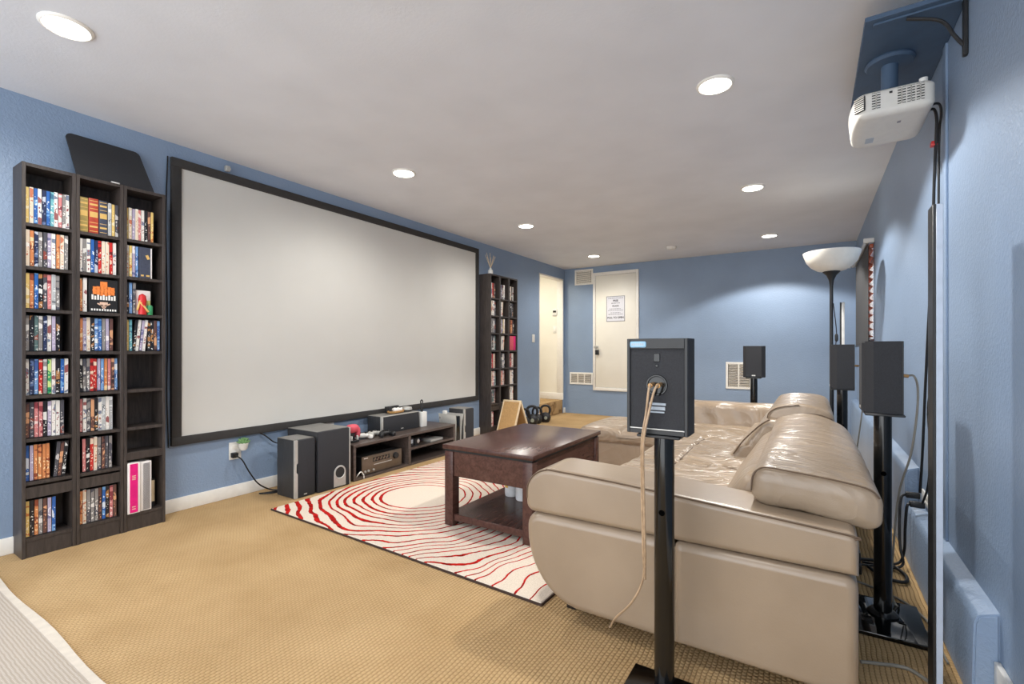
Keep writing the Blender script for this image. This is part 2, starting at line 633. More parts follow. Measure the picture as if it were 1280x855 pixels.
def extrude_xz(bm, prof, y0, y1, bev=0.0, seg=4):
    """closed XZ outline pulled along Y, edges of both ends rounded"""
    a = [bm.verts.new((x, y0, z)) for x, z in prof]
    b = [bm.verts.new((x, y1, z)) for x, z in prof]
    n = len(prof)
    f1 = bm.faces.new(a); f2 = bm.faces.new(list(reversed(b)))
    for i in range(n):
        j = (i + 1) % n
        bm.faces.new((a[j], a[i], b[i], b[j]))
    bmesh.ops.recalc_face_normals(bm, faces=bm.faces[:])
    if bev:
        es = list(f1.edges) + list(f2.edges)
        bmesh.ops.bevel(bm, geom=es, offset=bev, segments=seg, affect='EDGES', profile=0.5, clamp_overlap=True)
    return bm


def extrude_axis(bm, prof, a0, a1, axis):
    """closed 2D outline (u,v) pulled along axis: 'X' -> (a,u,v), 'Z' -> (u,v,a)"""
    f = {'X': lambda u, v, a: (a, u, v), 'Z': lambda u, v, a: (u, v, a), 'Y': lambda u, v, a: (u, a, v)}[axis]
    a = [bm.verts.new(f(u, v, a0)) for u, v in prof]
    b = [bm.verts.new(f(u, v, a1)) for u, v in prof]
    n = len(prof)
    bm.faces.new(a); bm.faces.new(list(reversed(b)))
    for i in range(n):
        j = (i + 1) % n
        bm.faces.new((a[j], a[i], b[i], b[j]))
    bmesh.ops.recalc_face_normals(bm, faces=bm.faces[:])
    return bm


def root_loc(p):
    while p.parent is not None:
        p = p.parent
    return p.location.copy()


def mesh(name, bm, mats, smooth=True, angle=38):
    me = bpy.data.meshes.new(name)
    bm.to_mesh(me)
    bm.free()
    for m in (mats if isinstance(mats, (list, tuple)) else [mats]):
        me.materials.append(m)
    if smooth:
        me.polygons.foreach_set('use_smooth', [True] * len(me.polygons))
        me.set_sharp_from_angle(angle=math.radians(angle))
    return me


def obj(name, bm, mat, parent=None, world=True, smooth=True, angle=38, wn=False):
    """one mesh object; world=True: vertices are in room coordinates"""
    if isinstance(mat, str):
        mat = M[mat]
    elif isinstance(mat, (list, tuple)):
        mat = [M[m] if isinstance(m, str) else m for m in mat]
    if parent is not None and world:
        bm.transform(Matrix.Translation(-root_loc(parent)))
    o = bpy.data.objects.new(name, mesh(name, bm, mat, smooth, angle))
    COL.objects.link(o)
    if parent is not None:
        o.parent = parent
    if wn:
        w = o.modifiers.new('weighted', 'WEIGHTED_NORMAL')
        w.keep_sharp = True
    return o


def thing(name, label, cat, loc=(0, 0, 0), rot=(0, 0, 0), group=None):
    o = bpy.data.objects.new(name, None)
    o.empty_display_size = 0.05
    COL.objects.link(o)
    o.location = loc
    o.rotation_euler = rot
    o['label'] = label; o['category'] = cat
    if group:
        o['group'] = group
    return o


def single(name, bm, mat, label, cat, loc=None, group=None, kind=None, **kw):
    """a thing that is one mesh: given in room coordinates, origin put at loc"""
    if loc is not None:
        bm.transform(Matrix.Translation(-Vector(loc)))
    o = obj(name, bm, mat, None, **kw)
    if loc is not None:
        o.location = loc
    o['label'] = label; o['category'] = cat
    if group:
        o['group'] = group
    if kind:
        o['kind'] = kind
    return o


def struct(name, bm, mat, label, cat, **kw):
    o = obj(name, bm, mat, None, **kw)
    o['label'] = label; o['category'] = cat; o['kind'] = 'structure'
    return o


def bx(*a, **k):
    return box(B(), *a, **k)


def text_mesh(name, s, size, mat, parent, loc, rot, bold=0.0):
    cu = bpy.data.curves.new('text', 'FONT')
    cu.body = s
    cu.size = size
    cu.align_x = 'CENTER'
    cu.align_y = 'CENTER'
    cu.offset = bold
    cu.extrude = 0.0004
    to = bpy.data.objects.new('text', cu)
    COL.objects.link(to)
    dg = bpy.context.evaluated_depsgraph_get()
    me = bpy.data.meshes.new_from_object(to.evaluated_get(dg))
    bpy.data.objects.remove(to)
    me.name = name
    me.materials.clear()
    me.materials.append(M[mat])
    o = bpy.data.objects.new(name, me)
    COL.objects.link(o)
    o.parent = parent
    o.location = loc
    o.rotation_euler = rot
    return o


# ------------------------------------------------------------------ the room
WX, RX, BY, FY = -3.555, 0.47, 7.29, -1.5      # left wall, right wall, back wall, open end behind the camera
struct('floor', bx(-4.95, RX, FY, BY, -0.05, 0), 'carpet', 'tan woven sisal carpet covering the whole floor', 'carpet', smooth=False)
struct('ceiling', bx(WX - .1, RX + .1, FY, BY + .1, CEIL, CEIL + .1), 'ceiling', 'smooth white ceiling with recessed lights', 'ceiling', smooth=False)
DY0, DY1, DZ0, DZ1 = 6.40, 7.215, 0.225, 2.245
b = B()
box(b, WX - .1, WX, FY, DY0, -.05, CEIL)
box(b, WX - .1, WX, DY1, BY + .1, -.05, CEIL)
box(b, WX - .1, WX, DY0, DY1, DZ1, CEIL)
struct('wall_left', b, 'blue', 'blue painted wall behind the projection screen', 'wall', smooth=False)
struct('wall_back', bx(WX, RX + .1, BY, BY + .1, -.05, CEIL), 'blue', 'blue painted wall with the small white access door', 'wall', smooth=False)
WY0, WY1, WZ0, WZ1 = 5.36, 6.5, 1.14, 2.0
b = B()
box(b, RX, RX + .1, FY, WY0, -.05, CEIL)
box(b, RX, RX + .1, WY1, BY, -.05, CEIL)
box(b, RX, RX + .1, WY0, WY1, -.05, WZ0)
box(b, RX, RX + .1, WY0, WY1, WZ1, CEIL)
struct('wall_right', b, 'blue', 'pale blue textured wall with the window and floor ledges', 'wall', smooth=False)

# hall seen through the doorway
b = B()
box(b, -4.9, WX - .1, DY1, DY1 + .1, 0, CEIL)
box(b, -4.9, -4.8, 5.4, DY1 + .1, 0, CEIL)
box(b, -4.9, WX - .1, 5.4, 5.5, 0, CEIL)
box(b, -4.9, WX - .1, 5.4, DY1 + .1, CEIL, CEIL + .1)
struct('wall_hall', b, 'cream', 'cream hall walls seen through the left doorway', 'wall', smooth=False)
b = B()
box(b, -4.9, WX - 0.002, 5.4, DY1, 0, DZ0, .012)
struct('floor_hall', b, 'carpet', 'carpeted step up into the hall doorway', 'step')
b = B()
box(b, -4.9, WX + .012, DY1 - .018, DY1, DZ0, DZ0 + .11, .004)
struct('baseboard_hall', b, 'trim', 'white baseboard on the hall wall in the doorway', 'baseboard')
b = B()
box(b, WX - .11, WX + .006, DY0 - .008, DY0 + .012, DZ0 - .0, DZ1 + .01, .002)
box(b, WX - .11, WX + .006, DY1 - .010, DY1 + .012, DZ0 + .11, DZ1 + .01, .002)
box(b, WX - .11, WX + .006, DY0 - .008, DY1 + .012, DZ1 - .012, DZ1 + .012, .002)
struct('trim_1', b, 'trim', 'thin white edging around the hall doorway', 'trim')
hl = bpy.data.lights.new('hall_fill_light', 'AREA')  # unseen area light added to brighten the hall, no fixture
hl.energy = 20
hl.size = 0.4
hl.color = (1, 0.92, 0.78)
ho = bpy.data.objects.new('hall_fill_light', hl)
ho.location = (-4.2, 6.3, 2.40)
COL.objects.link(ho)

def baseboard(name, x0, x1, y0, y1, h, label):
    b = B()
    box(b, x0, x1, y0, y1, 0, h, .004)
    return struct(name, b, 'trim', label, 'baseboard')

baseboard('baseboard_left', WX, WX + .014, FY, DY0 - .01, .088, 'white baseboard along the foot of the screen wall')
baseboard('baseboard_back', WX, WX + .013, DY1 + .014, BY, .088, 'short white baseboard piece in the far left corner')
baseboard('baseboard_right', RX - .016, RX, FY, 1.946, .15, 'white baseboard at the bottom right corner of the photo')

# painted foundation ledges at the foot of the right wall
def ledge(name, y0, y1, h, label):
    b = B()
    prof = [(.408, 0), (.412, h - .035), (.420, h - .008), (.428, h - .002), (RX, h + .012), (RX, 0)]
    a = [b.verts.new((x, y0, z)) for x, z in prof]
    c = [b.verts.new((x, y1, z)) for x, z in prof]
    b.faces.new(a); b.faces.new(list(reversed(c)))
    for i in range(len(prof)):
        j = (i + 1) % len(prof)
        b.faces.new((a[j], a[i], c[i], c[j]))
    bmesh.ops.recalc_face_normals(b, faces=b.faces[:])
    e = [e for e in b.edges if abs(e.verts[0].co.y - y0) < 1e-6 and abs(e.verts[1].co.y - y0) < 1e-6]
    bmesh.ops.bevel(b, geom=e, offset=.006, segments=2, affect='EDGES')
    return struct(name, b, 'blue', label, 'ledge')

ledge('trim_2', 1.95, 3.17, .275, 'low blue painted concrete ledge along the right wall, nearest end')
ledge('trim_3', 3.20, BY, .445, 'higher blue painted concrete ledge farther along the right wall')
struct('trim_4', bx(RX - .009, RX, 2.585, 2.64, .287, 2.325, .002), 'blue', 'blue painted cable raceway up the right wall', 'raceway')

# ------------------------------------------------------------------ window with blind and roller shade
w = thing('window_1', 'small window high on the right wall behind the dark shade', 'window', (RX + .05, (WY0 + WY1) / 2, WZ0))
w['kind'] = 'structure'
b = B()
for (y0, y1, z0, z1) in ((WY0, WY0 + .04, WZ0, WZ1), (WY1 - .04, WY1, WZ0, WZ1), (WY0, WY1, WZ0, WZ0 + .04), (WY0, WY1, WZ1 - .04, WZ1),
                         ((WY0 + WY1) / 2 - .02, (WY0 + WY1) / 2 + .02, WZ0, WZ1)):
    box(b, RX + .06, RX + .095, y0, y1, z0, z1, .003)
obj('frame', b, 'trim', w)
tg = NT('window_glass')
tg.p.inputs['Transmission Weight'].default_value = 1.0
tg.p.inputs['Roughness'].default_value = 0.02
tg.base((0.95, 0.97, 1, 1))
M['glass'] = tg.m
for k in range(2):
    y0 = WY0 + .04 + k * (WY1 - WY0) / 2 - k * .02
    obj('pane', bx(RX + .074, RX + .080, y0, y0 + (WY1 - WY0) / 2 - .06, WZ0 + .04, WZ1 - .04), 'glass', w, smooth=False)

bl = thing('venetian_blind', 'red wooden slatted blind showing beside the dark roller shade', 'blind', (RX, (WY0 + WY1) / 2, 2.02))
obj('head_rail', bx(RX - .035, RX - .004, 5.32, 6.46, 1.985, 2.02, .003), 'red_slat', bl)
nsl = 14
slat0 = None
for i in range(nsl):
    z = 1.13 + i * (1.97 - 1.13) / (nsl - 1)
    if slat0 is None:
        bs = B()
        rbox(bs, Vector((0, 0, 0)), (.038, 1.14, .004), Matrix.Rotation(math.radians(30), 3, 'Y'), .001, 1)
        bs_o = obj('slat', bs, 'red_slat', bl, world=False)
        slat0 = bs_o
        so = bs_o
    else:
        so = slat0.copy()
        COL.objects.link(so)
        so.parent = bl
    so.location = (-.021, 5.89 - bl.location.y, z - bl.location.z)
rs = thing('roller_shade', 'charcoal roller shade hanging over the small window', 'shade', (.415, 5.95, 2.06))
obj('roller', cyl(B(), (.412, 5.28, 2.035), (.412, 6.75, 2.035), .019, n=16), 'silver', rs)
obj('fabric', bx(.4265, .4285, 5.30, 6.73, 1.115, 2.03), 'roller_shade', rs, smooth=False)
obj('hem_bar', bx(.421, .433, 5.30, 6.73, 1.10, 1.118, .003), 'black', rs)
for y in (5.255, 6.75):
    obj('bracket', bx(.388, RX - .001, y, y + .022, 2.022, 2.062, .006), 'white_plastic', rs)

# ------------------------------------------------------------------ ceiling fixtures
PLACE = {0: 'at the top left corner of the photo, above the bookcases', 1: 'behind the viewer, over the front speaker', 2: 'nearest the screen\'s left half',
         3: 'largest in view, right of the ceiling centre', 4: 'above the right end of the screen', 5: 'second from front in the right row',
         6: 'smallest, by the far hall doorway', 7: 'last in the right row, near the floor lamp'}
for i, (lx, ly) in enumerate(LIGHTS):
    t = thing('downlight', 'round recessed ceiling light ' + PLACE[i], 'ceiling light', (lx, ly, CEIL), group='recessed ceiling lights')
    b = B()
    lathe(b, [(.090, 0), (.090, -.004), (.086, -.009), (.080, -.012), (.076, -.010), (.076, 0)], (lx, ly, CEIL), 40)
    obj('trim_ring', b, 'trim', t)
    b = B()
    lathe(b, [(.0765, -.002), (.074, -.010), (.055, -.014), (.0, -.016)], (lx, ly, CEIL), 40)
    obj('lens', b, 'lens', t)
b = B()
lathe(b, [(.065, 0), (.065, -.018), (.055, -.034), (.03, -.038), (0, -.038)], (-1.57, 6.42, CEIL), 28)
single('smoke_detector', b, 'white_plastic', 'small white smoke detector on the ceiling near the back wall', 'smoke detector', (-1.57, 6.42, CEIL))
b = B()
box(b, WX, WX + .03, 1.76, 1.79, 2.345, 2.385, .004)
cyl(b, (WX + .03, 1.775, 2.36), (WX + .045, 1.775, 2.36), .012, n=12)
single('wall_sensor', b, 'silver', 'tiny grey gadget stuck on the wall above the screen', 'sensor', (WX, 1.775, 2.345))

# ------------------------------------------------------------------ projection screen
S0, S1, SZ0, SZ1 = 1.42, 4.79, .437, 2.33
t = thing('projection_screen', 'huge grey projection screen with black frame on the left wall', 'screen', (WX, (S0 + S1) / 2, SZ0))
bw = .058
XF = WX + .034
obj('screen_surface', bx(WX + .012, WX + .020, S0 + .03, S1 - .03, SZ0 + .03, SZ1 - .03), 'screen', t, smooth=False)
for (y0, y1, z0, z1) in ((S0, S1, SZ0, SZ0 + bw), (S0, S1, SZ1 - bw, SZ1), (S0, S0 + bw, SZ0 + bw, SZ1 - bw), (S1 - bw, S1, SZ0 + bw, SZ1 - bw)):
    obj('frame_bar', bx(WX + .004, XF, y0, y1, z0, z1, .004), 'screen_border', t)
b = tube(B(), [(WX + .012, 1.405, 2.33), (WX + .012, 1.395, 1.9), (WX + .012, 1.405, 1.2), (WX + .012, 1.40, .8), (WX + .012, 1.41, .43)], .004, 6)
single('cable', b, 'cable_black', 'thin black cable hanging down the left edge of the screen', 'cable', (WX + .012, 1.41, .43))

# ------------------------------------------------------------------ back wall: access door, grilles, notice
t = thing('door_1', 'small cream door raised above floor level on the back wall', 'door', (-2.65, BY, .40))
t['kind'] = 'structure'
D0, D1, Z0, Z1 = -3.035, -2.275, .405, 2.325
for (x0, x1, z0, z1) in ((D0, D0 + .042, Z0, Z1), (D1 - .042, D1, Z0, Z1), (D0 + .042, D1 - .042, Z1 - .05, Z1), (D0 + .042, D1 - .042, Z0, Z0 + .05)):
    obj('casing', bx(x0, x1, BY - .022, BY, z0, z1, .004), 'trim', t)
obj('door_panel', bx(D0 + .045, D1 - .045, BY - .014, BY, Z0 + .053, Z1 - .053, .003), 'cream', t)
hs = obj('hasp', bx(-3.02, -2.94, BY - .026, BY - .012, 1.095, 1.13, .003), 'silver', t)
b = B()
box(b, -2.985, -2.925, BY - .055, BY - .020, .985, 1.065, .006)
t2 = thing('padlock', 'black padlock hanging from the small cream access door', 'padlock', (-2.955, BY - .038, .985))
obj('body', b, 'black', t2)
obj('shackle', tube(B(), [(-2.972, BY - .038, 1.06), (-2.972, BY - .038, 1.10), (-2.955, BY - .038, 1.12), (-2.938, BY - .038, 1.10), (-2.938, BY - .038, 1.06)], .005, 6), 'silver', t2)
t = thing('notice', 'printed notice with black lettering taped on the cream access door', 'notice', (-2.65, BY - .016, 1.51))
NX0, NX1, NZ0, NZ1 = -2.803, -2.497, 1.52, 1.925
obj('sheet', bx(NX0, NX1, BY - .018, BY - .0145, NZ0, NZ1), 'paper', t, smooth=False)
b = B()
e = .009
for (x0, x1, z0, z1) in ((NX0, NX1, NZ0, NZ0 + e), (NX0, NX1, NZ1 - e, NZ1), (NX0, NX0 + e, NZ0, NZ1), (NX1 - e, NX1, NZ0, NZ1)):
    box(b, x0, x1, BY - .0195, BY - .0175, z0, z1)
obj('border', b, 'ink_grey', t, smooth=False)
cx = (NX0 + NX1) / 2
def line(zc, width, h, seed):
    """a row of small type too fine to read in the photo, set as word-shaped strokes"""
    rr = random.Random(seed)
    b = B()
    x = cx - width / 2
    while x < cx + width / 2 - .008:
        wd = min(rr.uniform(.012, .036), cx + width / 2 - x)
        box(b, x, x + wd, BY - .0195, BY - .0175, zc - h / 2, zc + h / 2)
        x += wd + .007
    obj('small_print', b, 'ink_grey', t, smooth=False)
line(1.893, .245, .010, 1)
line(1.812, .14, .012, 2)
line(1.722, .20, .009, 3)
line(1.697, .245, .009, 4)
line(1.660, .16, .008, 5)
line(1.635, .235, .010, 6)
def sign_text(s, z, size, bold):
    o = text_mesh('lettering', s, size, 'ink', t, (cx - t.location.x, -.0032, z - t.location.z), (pi / 2, 0, 0), bold)
sign_text('FREE', 1.850, .042, .0012)
sign_text('PLACE', 1.766, .036, .0012)
sign_text('PULL TO OPEN', 1.580, .040, .0012)

def grille(name, x0, x1, z0, z1, label, cols=1, rows=9, fr=.022):
    t = thing(name, label, 'vent', ((x0 + x1) / 2, BY, z0))
    obj('backing', bx(x0 + .008, x1 - .008, BY - .004, BY, z0 + .008, z1 - .008), 'grille_dark', t, smooth=False)
    b = B()
    for (a0, a1, c0, c1) in ((x0, x1, z0, z0 + fr), (x0, x1, z1 - fr, z1), (x0, x0 + fr, z0 + fr, z1 - fr), (x1 - fr, x1, z0 + fr, z1 - fr)):
        box(b, a0, a1, BY - .012, BY, c0, c1, .002, 1)
    wcol = (x1 - x0 - 2 * fr) / cols
    for c in range(1, cols):
        xc = x0 + fr + c * wcol
        box(b, xc - .008, xc + .008, BY - .011, BY, z0 + fr, z1 - fr)
    obj('frame', b, 'trim', t)
    first = None
    H = (z1 - z0 - 2 * fr)
    for c in range(cols):
        for r in range(rows):
            xc = x0 + fr + (c + .5) * wcol
            zc = z0 + fr + (r + .5) * H / rows
            if first is None:
                b = B()
                rbox(b, Vector((0, 0, 0)), (wcol - .012, .003, H / rows * .95), Matrix.Rotation(math.radians(40), 3, 'X'))
                first = obj('slat', b, 'trim', t, world=False, smooth=False)
                o = first
            else:
                o = first.copy(); COL.objects.link(o); o.parent = t
            o.location = (xc - t.location.x, -.007, zc - t.location.z)
    return t

grille('wall_vent', -3.365, -3.04, 2.145, 2.40, 'small white louvred vent high in the far left corner', 1, 9, .03)
grille('wall_vent', -3.455, -3.045, .49, .69, 'wide white vent low beside the access door', 3, 7, .026)
grille('wall_vent', -1.03, -.70, .52, .895, 'white return grille behind the far speaker stand', 2, 14, .028)
grille('wall_vent', .18, .41, 2.09, 2.25, 'white vent in the far right corner behind the lamp bowl', 1, 6, .02)

def wall_plate(name, p, axis, w, h, label, cat, kind):
    """switch or socket plate; axis is the direction it faces"""
    x, y, z = p
    t = thing(name, label, cat, p)
    def bb(u0, u1, v0, v1, d0, d1, bev=.0015):
        if axis == 'X':
            return bx(x + d0, x + d1, y + u0, y + u1, z + v0, z + v1, bev)
        if axis == '-X':
            return bx(x - d1, x - d0, y + u0, y + u1, z + v0, z + v1, bev)
        return bx(x + u0, x + u1, y - d1, y - d0, z + v0, z + v1, bev)
    obj('plate', bb(-w / 2, w / 2, -h / 2, h / 2, 0, .007), 'white_plastic', t)
    if kind == 'switch':
        obj('rocker', bb(-w * .22, w * .22, -h * .28, h * .28, .006, .012), 'trim', t)
    elif kind == 'socket':
        for s in (-1, 1):
            obj('socket', bb(-w * .24, w * .24, s * h * .22 - h * .13, s * h * .22 + h * .13, .006, .0085), 'trim', t)
    elif kind == 'display':
        obj('body', bb(-w * .4, w * .4, -h * .4, h * .4, .006, .024), 'white_plastic', t)
        obj('display', bb(-w * .3, w * .3, h * .0, h * .28, .023, .0255), 'grille_dark', t)
    return t

wall_plate('light_switch', (WX, 6.21, 1.24), 'X', .075, .12, 'white light switch on the wall left of the hall doorway', 'switch', 'switch')
wall_plate('light_switch', (-3.70, DY1, 1.41), '-Y', .08, .12, 'cream light switch below the thermostat in the hall', 'switch', 'switch')
wall_plate('thermostat', (-3.70, DY1, 1.70), '-Y', .10, .12, 'small white thermostat on the hall wall seen through doorway', 'thermostat', 'display')
wall_plate('wall_outlet', (WX, 1.835, .335), 'X', .085, .125, 'white wall outlet under the screen with a black plug', 'outlet', 'socket')
wall_plate('wall_outlet', (WX, 2.62, .40), 'X', .12, .10, 'white wall outlet above the console behind the subwoofer', 'outlet', 'socket')
wall_plate('wall_outlet', (RX, 3.0, .345), '-X', .20, .06, 'white outlet strip low on the right wall with black plugs', 'outlet', 'socket')
wall_plate('wall_outlet', (RX, 6.75, .78), '-X', .08, .12, 'white wall outlet far along the right wall behind the cord', 'outlet', 'socket')

# plug-in with an artificial succulent
t = thing('plug_in_planter', 'white plug-in planter with green succulent on the outlet', 'plant', (WX + .03, 1.875, .335))
b = B(); lathe(b, [(.018, .335), (.026, .345), (.034, .385), (.030, .388), (.0, .386)], (WX + .042, 1.875, 0), 20)
obj('pot', b, 'soil', t)
b = B()
rr = random.Random(3)
for ring, (n, tilt, L) in enumerate(((9, 72, .05), (8, 45, .05), (5, 18, .045))):
    for i in range(n):
        a = 2 * pi * (i + .5 * ring) / n
        d = Vector((cos(a) * sin(math.radians(tilt)), sin(a) * sin(math.radians(tilt)), cos(math.radians(tilt))))
        p0 = Vector((WX + .042, 1.875, .385))
        if p0.x + d.x * L < WX + .006:
            d.x = max(d.x, -.5)
        cyl(b, p0, p0 + d * L * .55, .006, .010, 8)
        cyl(b, p0 + d * L * .55, p0 + d * L, .010, .001, 8)
obj('leaves', b, 'green_leaf', t)
t = thing('extension_wire', 'black power cord plugged into the outlet under the screen', 'cord', (WX + .02, 1.83, .02))
obj('plug', bx(WX + .008, WX + .045, 1.80, 1.84, .288, .325, .006), 'cable_black', t)
obj('wire', tube(B(), [(WX + .045, 1.82, .305), (WX + .075, 1.85, .27), (WX + .08, 1.90, .17), (WX + .075, 1.97, .07), (WX + .10, 2.05, .012), (WX + .16, 2.10, .008), (WX + .13, 2.00, .006), (WX + .10, 1.96, .006), (WX + .17, 2.02, .006), (WX + .19, 2.16, .006)], .005, 8), 'cable_black', t)
single('cable', tube(B(), [(WX + .02, 2.00, .445), (WX + .03, 2.05, .41), (WX + .035, 2.12, .35), (WX + .05, 2.20, .33)], .005, 8), 'cable_black',
       'black cable dropping from the screen frame behind the tower speaker', 'cable', (WX + .03, 2.1, .33))

# ------------------------------------------------------------------ floor textiles
b = bx(-3.04, -.955, 1.735, 4.72, 0.001, .013, .003, 1)
t = thing('area_rug', 'cream area rug with red hand-drawn rings under coffee table', 'rug', (-2.0, 3.2, 0))
rug_at = t.location.copy()
# the pile mesh keeps room coordinates for its pattern: child placed back at the room origin
o = obj('pile', b, 'rug', t, world=False, smooth=False); o.location = -rug_at
b = B()
for (x0, x1, y0, y1) in ((-3.046, -.949, 1.729, 1.735), (-3.046, -.949, 4.72, 4.726), (-3.046, -3.04, 1.735, 4.72), (-.955, -.949, 1.735, 4.72)):
    box(b, x0, x1, y0, y1, 0.001, .010)
obj('binding', b, 'rug_edge', t, smooth=False)
t.location = rug_at + Vector((.053, .037, 0)); t.rotation_euler.z = -.036
t = thing('floor_mat', 'pale grey flatweave mat in the bottom left corner', 'mat', (-2.6, .1, 0))
obj('weave', bx(-3.38, -1.2, -.6, .56, 0.001, .008), 'mat_weave', t, smooth=False)
b = B()
rr = random.Random(5)
px = -3.38
while px < -1.2:
    q = px + .12
    w0 = .585 + .006 * sin(px * 7); w1 = .585 + .006 * sin(q * 7)
    v = [b.verts.new(c) for c in ((px, .555, .009), (q, .555, .009), (q, w1, .008), (px, w0, .008), (q, w1, .001), (px, w0, .001))]
    b.faces.new((v[0], v[1], v[2], v[3])); b.faces.new((v[3], v[2], v[4], v[5]))
    px = q
bmesh.ops.remove_doubles(b, verts=b.verts[:], dist=1e-5)
obj('binding', b, 'mat_binding', t)

# ------------------------------------------------------------------ bookcase towers and their contents
SHELF_Z = [1.722, 1.500, 1.280, 1.060, .833, .610, .388, .100]       # shelf top surfaces, top row first
TOWER_W = .2115
TH = .0155
ORD = ['first', 'second', 'third', 'fourth', 'fifth', 'sixth', 'seventh', 'eighth', 'ninth', 'tenth', 'eleventh', 'twelfth']

def tower(y0, xb, xf, label, top=2.03, thick=False):
    t = thing('bookcase_tower', label, 'bookcase', (xb, y0 + TOWER_W / 2, 0))
    y1 = y0 + TOWER_W - .001
    obj('side_panel', bx(xb, xf, y0, y0 + TH, 0, top, .0012, 1), 'bookcase', t)
    obj('side_panel', bx(xb, xf, y1 - TH, y1, 0, top, .0012, 1), 'bookcase', t)
    obj('top_panel', bx(xb, xf - .001, y0 + TH, y1 - TH, top - .018, top - .001), 'bookcase', t, smooth=False)
    obj('back_panel', bx(xb, xb + .006, y0 + TH, y1 - TH, .06, top - .018), 'bookcase', t, smooth=False)
    obj('kick_board', bx(xf - .022, xf - .006, y0 + TH, y1 - TH, 0, SHELF_Z[-1] - .018), 'bookcase', t, smooth=False)
    if thick:
        obj('fixed_shelf', bx(xb + .006, xf - .003, y0 + TH, y1 - TH, .418, .462, .001, 1), 'bookcase', t)
    else:
        obj('rail', bx(xf - .020, xf - .003, y0 + TH, y1 - TH, SHELF_Z[-2] - .085, SHELF_Z[-2] - .028), 'bookcase', t, smooth=False)
    for z in SHELF_Z:
        if thick and z == SHELF_Z[-2]:
            continue
        obj('shelf', bx(xb + .006, xf - .003, y0 + TH, y1 - TH, z - .0165, z), 'bookcase', t, smooth=False)
    return t

NXB, NXF = WX, -3.393
NY = [.700, .9115, 1.123]
TN = ['left front tower', 'middle front tower', 'right front tower']
tower(NY[0], NXB, NXF, 'dark brown bookcase tower, leftmost of the front three')
tower(NY[1], NXB, NXF, 'dark brown bookcase tower, middle one of the front three')
tower(NY[2], NXB, NXF, 'dark brown bookcase tower nearest the screen, with empty shelves', thick=True)
FYS = [4.835, 5.0465, 5.258]
FTN = ['left far tower', 'middle far tower', 'right far tower']
FXB, FXF = WX, -3.375
tower(FYS[0], FXB, FXF, 'dark bookcase tower past the screen, left of the far three', 2.02)
tower(FYS[1], FXB, FXF, 'dark bookcase tower past the screen, middle of the far three', 2.02)
tower(FYS[2], FXB, FXF, 'dark bookcase tower past the screen, right of the far three', 2.02)

CASE_ME = {}
def case_mesh(ch):
    """keep case 14.6 mm thick, 190 tall, 135 deep, printed spine insert facing +X, black shell showing at head and foot"""
    if ch not in CASE_ME:
        b = B()
        box(b, -.135, -.0008, -.0070, .0070, 0, .190, .001, 1, 0)
        box(b, -.0012, 0.0, -.0062, .0062, .004, .187, 0, 1, 1)
        CASE_ME[ch] = mesh('disc_case', b, [M['black'] if ch not in 'wcs' else M['white_plastic'], SP[ch]], False)
    return CASE_ME[ch]

def row(y0, y1, xfront, z, codes, tname, rowi, group, pitch=.0148, start=.001, lean=None, depth=.02, rnd=1):
    """codes: letters are cases, ' ' a gap of one case, '/' a case leaning right"""
    rr = random.Random(rnd * 97 + rowi)
    y = y0 + start
    k = 0
    i = 0
    while i < len(codes):
        ch = codes[i]
        if ch == ' ':
            y += pitch * .8; i += 1; continue
        leaning = False
        if ch == '/':
            leaning = True; i += 1; ch = codes[i]
        if y + pitch > y1 + .002:
            break
        o = bpy.data.objects.new('disc_case', case_mesh(ch))
        COL.objects.link(o)
        sy = pitch / .0148 * rr.uniform(.97, 1.02)
        sz = rr.uniform(.985, 1.0)
        o.scale = (1, sy, sz)
        ang = rr.uniform(-.006, .006)
        yo = y + pitch / 2
        if leaning:
            ang = -.085
        o.rotation_euler = (ang, 0, 0)
        o.location = (xfront - depth - rr.uniform(0, .006), yo, z + .0006 + (.0006 if leaning else 0))
        o['label'] = '%s spined disc case, %s from left, %s shelf down, %s' % (NAMES[ch], ORD[k], ORD[rowi], tname)
        o['category'] = 'disc case'
        o['group'] = group
        y += pitch
        if leaning and i + 1 < len(codes) and codes[i + 1] != '/':
            y += .012
        k += 1
        i += 1

ROWS_L = ['ycbwnbtwpgw', 'congxlwocg', 'yobkxpsg', 'gkdgnwlk', 'wnurgewkbw', 'mxppklwwx', 'bloooo /x/m/k', 'ykogmlb']
ROWS_C = [None, 'wgwbnrccrw', None, 'olckubglm', 'kggrrluopmu', 'pwgmkwsws', ' pkrcgmxg', 'ocgggmbkpm']
ROWS_R = ['yclcpwkmy', None, None, None]
GN = 'disc cases in the front bookcases'
for ti, rows in enumerate((ROWS_L, ROWS_C)):
    for ri, cs in enumerate(rows):
        if cs:
            row(NY[ti] + TH, NY[ti] + TOWER_W - TH, NXF, SHELF_Z[ri], cs, TN[ti], ri, GN, pitch=.0168 if len(cs) < 11 else .0158, rnd=ti + 1)
yR0, yR1 = NY[2] + TH, NY[2] + TOWER_W - TH
row(yR0, yR1, NXF, SHELF_Z[0], 'yclcpwkmy', TN[2], 0, GN, pitch=.0155, rnd=3)
row(yR0, yR1, NXF, SHELF_Z[1], 'cylu', TN[2], 1, GN, pitch=.0155, rnd=3)
row(yR0, yR1, NXF, SHELF_Z[2], 'kug', TN[2], 2, GN, pitch=.0165, rnd=3)
row(yR0, yR1, NXF, SHELF_Z[3], 'yt/k/w/l/wkkmu', TN[2], 3, GN, pitch=.0160, rnd=3)

